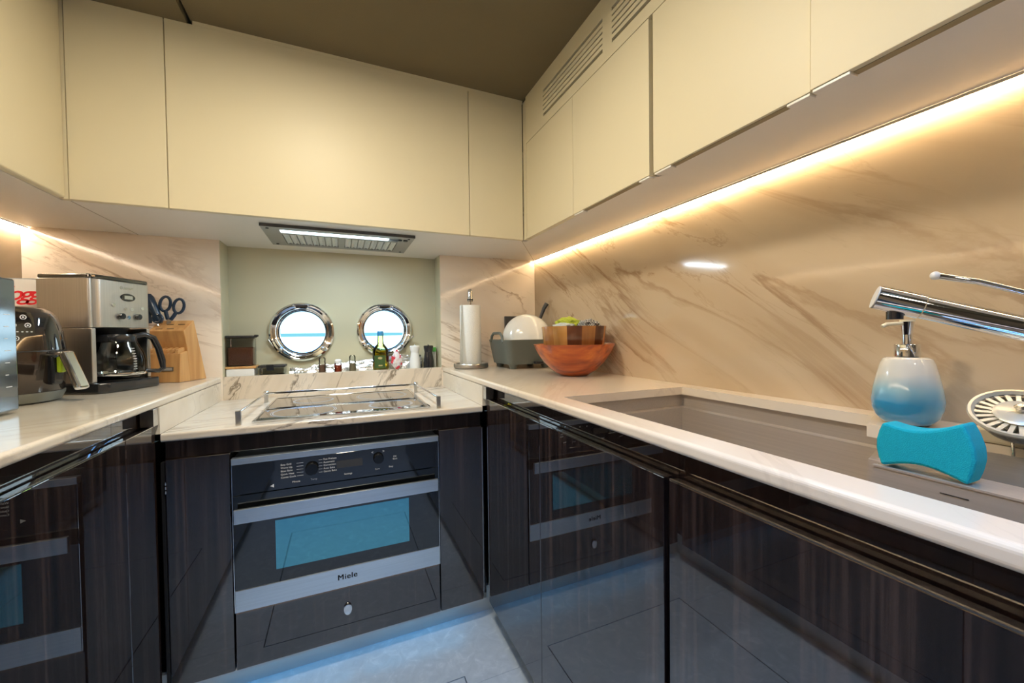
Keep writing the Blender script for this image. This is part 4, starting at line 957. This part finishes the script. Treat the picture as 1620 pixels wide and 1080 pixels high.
m, n, bb = nodes('mixed_stave_wood'); tcx = n.nodes.new('ShaderNodeTexCoord'); gr = n.nodes.new('ShaderNodeTexGradient'); gr.gradient_type = 'RADIAL'; mp = n.nodes.new('ShaderNodeMapping'); mp.inputs['Rotation'].default_value = (0, 0, 1.0)
n.links.new(tcx.outputs['Object'], mp.inputs[0]); n.links.new(mp.outputs[0], gr.inputs[0])
r_ = n.nodes.new('ShaderNodeValToRGB'); r_.color_ramp.interpolation = 'CONSTANT'; n.links.new(gr.outputs['Fac'], r_.inputs[0])
cs = [(.42, .20, .06), (.52, .27, .08), (.38, .17, .05), (.50, .26, .08), (.13, .05, .025), (.30, .13, .04), (.10, .035, .018), (.48, .22, .06), (.16, .06, .03), (.44, .21, .07), (.36, .16, .05), (.50, .27, .09), (.13, .05, .02), (.42, .2, .06)]
for k, c in enumerate(cs):
    p = k/len(cs)
    if k < 2: el = r_.color_ramp.elements[k]; el.position = p
    else: el = r_.color_ramp.elements.new(p)
    el.color = (*c, 1)
nz = n.nodes.new('ShaderNodeTexNoise'); nz.inputs['Scale'].default_value = 30; mp2 = n.nodes.new('ShaderNodeMapping'); mp2.inputs['Scale'].default_value = (1, 1, .12); n.links.new(tcx.outputs['Object'], mp2.inputs[0]); n.links.new(mp2.outputs[0], nz.inputs['Vector'])
mxx = n.nodes.new('ShaderNodeMix'); mxx.data_type = 'RGBA'; mxx.blend_type = 'MULTIPLY'; mxx.inputs[0].default_value = .55; n.links.new(r_.outputs[0], mxx.inputs[6])
n.links.new(ramp(n, nz.outputs['Fac'], [(.3, (.5, .45, .4)), (.7, (1.3, 1.3, 1.3))]), mxx.inputs[7]); n.links.new(mxx.outputs[2], bb.inputs['Base Color']); bb.inputs['Roughness'].default_value = .22; bb.inputs['Coat Weight'].default_value = .5
t = tag(obj('wooden_bowl', B().lathe([(0, 0), (.080, 0), (.108, .006), (.114, .016), (.1225, .084), (.1225, .088), (.117, .088), (.108, .020), (.08, .012), (0, .010)], n=64), m), 'striped wooden straight-sided bowl nested in the red-brown bowl', 'bowl'); t.location = (*BC, ZC+.0985)
for v in t.data.vertices: pass
def cloth(name, label, c, rx, ry, rz, m, seed, group=None, amp=.25):
    random.seed(seed); t_ = bmesh.new(); bmesh.ops.create_icosphere(t_, subdivisions=5, radius=1)
    from mathutils import noise
    for v in t_.verts:
        p = v.co.normalized(); d = 1+amp*noise.noise(p*2.2+Vector((seed, 0, 0)))+amp*.6*abs(noise.noise(p*5+Vector((0, seed, 0))))-amp*.2
        v.co = Vector((p.x*rx*d, p.y*ry*d, p.z*rz*d*(1 if p.z > 0 else .6)))
    for f_ in t_.faces: f_.smooth = True
    b = B(); b.merge(t_); o = obj(name, b, m); o.location = c; tag(o, label, 'cloth', group); return o
def check(name, c0, c1, sc_):
    m, n, bb = nodes(name); tcx = n.nodes.new('ShaderNodeTexCoord'); ck = n.nodes.new('ShaderNodeTexChecker'); ck.inputs['Scale'].default_value = sc_; ck.inputs[1].default_value = (*c0, 1); ck.inputs[2].default_value = (*c1, 1)
    n.links.new(tcx.outputs['Object'], ck.inputs[0]); n.links.new(ck.outputs[0], bb.inputs['Base Color']); bb.inputs['Roughness'].default_value = .9; return m
cloth('kitchen_cloth', 'lime green cloth heaped in the striped wooden bowl', (BC[0]+.000, BC[1]+.040, .030), .050, .050, .030, mat('lime_cloth', (.42, .50, .05), .9, bump=.5, bscale=300, var=.3, vscale=40), 3)
cloth('kitchen_cloth', 'grey checked cloth heaped in the right of the wooden bowl', (BC[0]+.050, BC[1]-.030, .028), .040, .040, .022, check('grey_check', (.10, .10, .11), (.42, .42, .40), 170), 8)
cloth('kitchen_cloth', 'folded pale grey cloth at the left of the wooden bowl', (BC[0]-.055, BC[1]-.020, .022), .045, .042, .014, mat('pale_cloth', (.50, .56, .58), .85, bump=.4, bscale=250), 12)

# ================================================================== NICHE SHELF
ZN = ZC-.0032
def at(px, y):   # x on depth y for a photo column
    d = Fv*f_px+R2*(px-810); return d.x*y/d.y
# box + canister, left
t = thing('storage_box', 'white box with wooden top at the left end of the porthole ledge', 'box', (-.392, 1.995, ZN))
obj('carton', B().box(-.434, -.335, 1.962, 2.040, ZN, ZN+.032, .003), M_white, t, True)
obj('wood_top', B().box(-.436, -.328, 1.960, 2.042, ZN+.0325, ZN+.042, .002), M_beech, t, True)
zc_ = ZN+.0425
t = thing('storage_canister', 'clear square canister of brown powder with black lid on the ledge', 'canister', (-.385, 2.0, zc_))
obj('jar', B().box(-.430, -.338, 1.962, 2.040, zc_, zc_+.118, .006), M_clear, t, True)
obj('contents', B().box(-.427, -.341, 1.965, 2.037, zc_+.003, zc_+.078, .006), mat('cocoa_powder', (.21, .085, .045), .95, bump=.5, bscale=200), t, True)
obj('lid', B().box(-.434, -.334, 1.958, 2.044, zc_+.1185, zc_+.128, .003), M_black, t, True)
obj('lid_clip', B().box(-.333, -.320, 1.965, 1.990, zc_+.122, zc_+.131, .002), M_black, t, True)
# glass container with clips
t = thing('food_container', 'low clear food container with black clips beside the foil', 'food container', (-.27, 1.99, ZN))
obj('dish', B().box(-.318, -.225, 1.962, 2.036, ZN, ZN+.032, .006), M_clear, t, True)
obj('lid', B().box(-.322, -.221, 1.958, 2.040, ZN+.0325, ZN+.042, .003), M_black, t, True)
obj('clip', B().box(-.290, -.262, 1.953, 1.9575, ZN+.020, ZN+.045, .002), M_blackpl, t, True)
# foil
from mathutils import noise as NZ
tb = bmesh.new(); nx, ny = 110, 22; G = []
for j in range(ny+1):
    row = []
    for i in range(nx+1):
        u_ = i/nx; v_ = j/ny; x = -.21+.585*u_; y = 2.012+.030*v_
        h = .004+.012*min(1, u_*1.3)+.045*(v_**.8)*min(1, .25+u_)
        p = Vector((x*16, v_*3, 0)); h += .010*(NZ.noise(p)+NZ.noise(p*2.2+Vector((5, 1, 0)))*.6+abs(NZ.noise(p*4))*.35)
        row.append(tb.verts.new((x+.004*NZ.noise(p*3), y+.004*NZ.noise(p*2+Vector((0, 9, 0))), ZN+max(.001, min(h, .075)))))
    G.append(row)
for j in range(ny):
    for i in range(nx): tb.faces.new((G[j][i], G[j][i+1], G[j+1][i+1], G[j+1][i]))
# skirt down the front
sk = [tb.verts.new((v.co.x, v.co.y-.003, ZN)) for v in G[0]]
for i in range(nx): tb.faces.new((sk[i], sk[i+1], G[0][i+1], G[0][i]))
b = B(); b.merge(tb); o = obj('foil_sheet', b, mat('aluminium_foil', (.82, .84, .86), .24, metal=1)); tag(origin(o, (.08, 2.02, ZN)), 'crumpled aluminium foil lining the back of the porthole ledge', 'foil')
# small jars
def jar(px, r, h, label, body, cap, capc, grp='spice jars on the ledge'):
    x = at(px, 1.978); t = thing('spice_jar', label, 'jar', (x, 1.978, ZN), group=grp)
    obj('jar_glass', B().lathe([(0, 0), (r, 0), (r, h*.62), (r*.8, h*.7), (0, h*.7)], n=24), M_clear, t)
    obj('contents', B().lathe([(0, .002), (r*.9, .002), (r*.9, h*.5), (0, h*.52)], n=20), body, t)
    obj('cap', B().lathe([(0, h*.705), (r*.92, h*.705), (r*.95, h*.9), (r*.6, h), (0, h)], n=24), capc, t)
jar(509, .0150, .070, 'small clear spice grinder left of the red spice jar', mat('peppercorn', (.35, .22, .16), .8, bump=.8, bscale=300), 1, M_clear)
jar(534, .0155, .058, 'spice jar of red powder with white cap', mat('paprika', (.42, .06, .02), .9), 1, M_white)
jar(557, .0145, .075, 'small clear spice grinder nearest the green bottle', mat('salt_grain', (.55, .52, .36), .8, bump=.8, bscale=300), 1, M_clear)
# olive oil
x = at(602, 1.985)
t = thing('olive_oil_bottle', 'green glass bottle of olive oil with blue cap before the right porthole', 'bottle', (x, 1.988, ZN))
obj('glass', B().lathe([(0, .002), (.034, .002), (.037, .006), (.037, .085), (.035, .098), (.026, .112), (.015, .125), (.0135, .160), (.0145, .162)], n=40), M_green, t)
obj('oil', B().lathe([(0, .005), (.0345, .005), (.0345, .085), (.033, .094), (0, .094)], n=32), glassy('olive_oil', (.97, .80, .16), 1.3), t)
obj('cap', B().lathe([(0, .162), (.0150, .162), (.0150, .182), (.0135, .184), (0, .184)], n=28), mat('blue_cap', (.02, .20, .42), .3), t)
a0, a1 = math.radians(215), math.radians(300); tb = bmesh.new(); r0 = []; r1 = []
for k in range(13):
    a = a0+(a1-a0)*k/12; r0.append(tb.verts.new((.0374*math.cos(a), .0374*math.sin(a), .010))); r1.append(tb.verts.new((.0374*math.cos(a), .0374*math.sin(a), .070)))
for k in range(12): tb.faces.new((r0[k], r0[k+1], r1[k+1], r1[k])).smooth = True
b = B(); b.merge(tb); lb_ = obj('bottle_label', b, mat('green_label', (.045, .09, .02), .5), t)
b = B().lathe([(0, 0), (.5, 0), (.5, .0004)], n=20).mv(frame((-.006, -.0384, .058), (1, 0, 0), (0, 0, 1)) @ Matrix.Diagonal((.020, .012, 1, 1))); b.box(-.014, .004, -.0386, -.0378, .020, .026); obj('label_print', b, mat('label_gold', (.45, .38, .16), .5), lb_)
# snack bag
x = at(627, 1.982)
b = B(); tb = bmesh.new(); bmesh.ops.create_icosphere(tb, subdivisions=4, radius=1)
for v in tb.verts:
    p = v.co.copy(); k = 1+.22*NZ.noise(p*3)+.15*NZ.noise(p*7); tz = (p.z+1)/2
    v.co = Vector((p.x*.024*k*(1.15-.75*tz**2), p.y*.018*k, .046+.048*p.z))
for f_ in tb.faces: f_.smooth = False
b.merge(tb)
m, n, bb = nodes('red_white_wrapper'); tcx = n.nodes.new('ShaderNodeTexCoord'); z = n.nodes.new('ShaderNodeTexNoise'); z.inputs['Scale'].default_value = 38; n.links.new(tcx.outputs['Object'], z.inputs['Vector'])
n.links.new(ramp(n, z.outputs['Fac'], [(.40, (.80, .76, .76)), (.52, (.75, .60, .62)), (.56, (.62, .03, .10)), (.70, (.70, .10, .05))]), bb.inputs['Base Color']); bb.inputs['Roughness'].default_value = .2
o = obj('snack_bag', b, m); o.location = (x, 1.982, ZN+.002); tag(o, 'small crumpled red and white plastic bag right of the green bottle', 'bag')
def mill(px, m, label, y=1.982):
    x = at(px, y); t = thing('pepper_mill' if m is M_blackpl else 'salt_mill', label, 'mill', (x, y, ZN))
    obj('body', B().lathe([(0, 0), (.0255, 0), (.0255, .030), (.0215, .060), (.0190, .078)], n=28, capt=True), m, t)
    obj('top', B().lathe([(.0190, .0785), (.0235, .100), (.0240, .108), (.021, .111), (0, .112)], n=28, capb=True), m, t)
    obj('nut', B().sphere((0, 0, .1145), .0045), M_chrome, t)
mill(656, M_white, 'white waisted salt mill on the right of the ledge'); mill(677.5, M_blackpl, 'black waisted pepper mill on the right of the ledge')
t = thing('tea_carton', 'green and white carton behind the black mill at the right end', 'carton', (.430, 2.03, ZN))
obj('carton', B().box(.412, .448, 2.018, 2.046, ZN, ZN+.100, .001), mat('carton_white', (.70, .72, .66), .5), t, True)
obj('green_band', B().box(.4118, .4482, 2.0172, 2.0176, ZN+.078, ZN+.1002), mat('carton_green', (.08, .35, .06), .5), t, True)
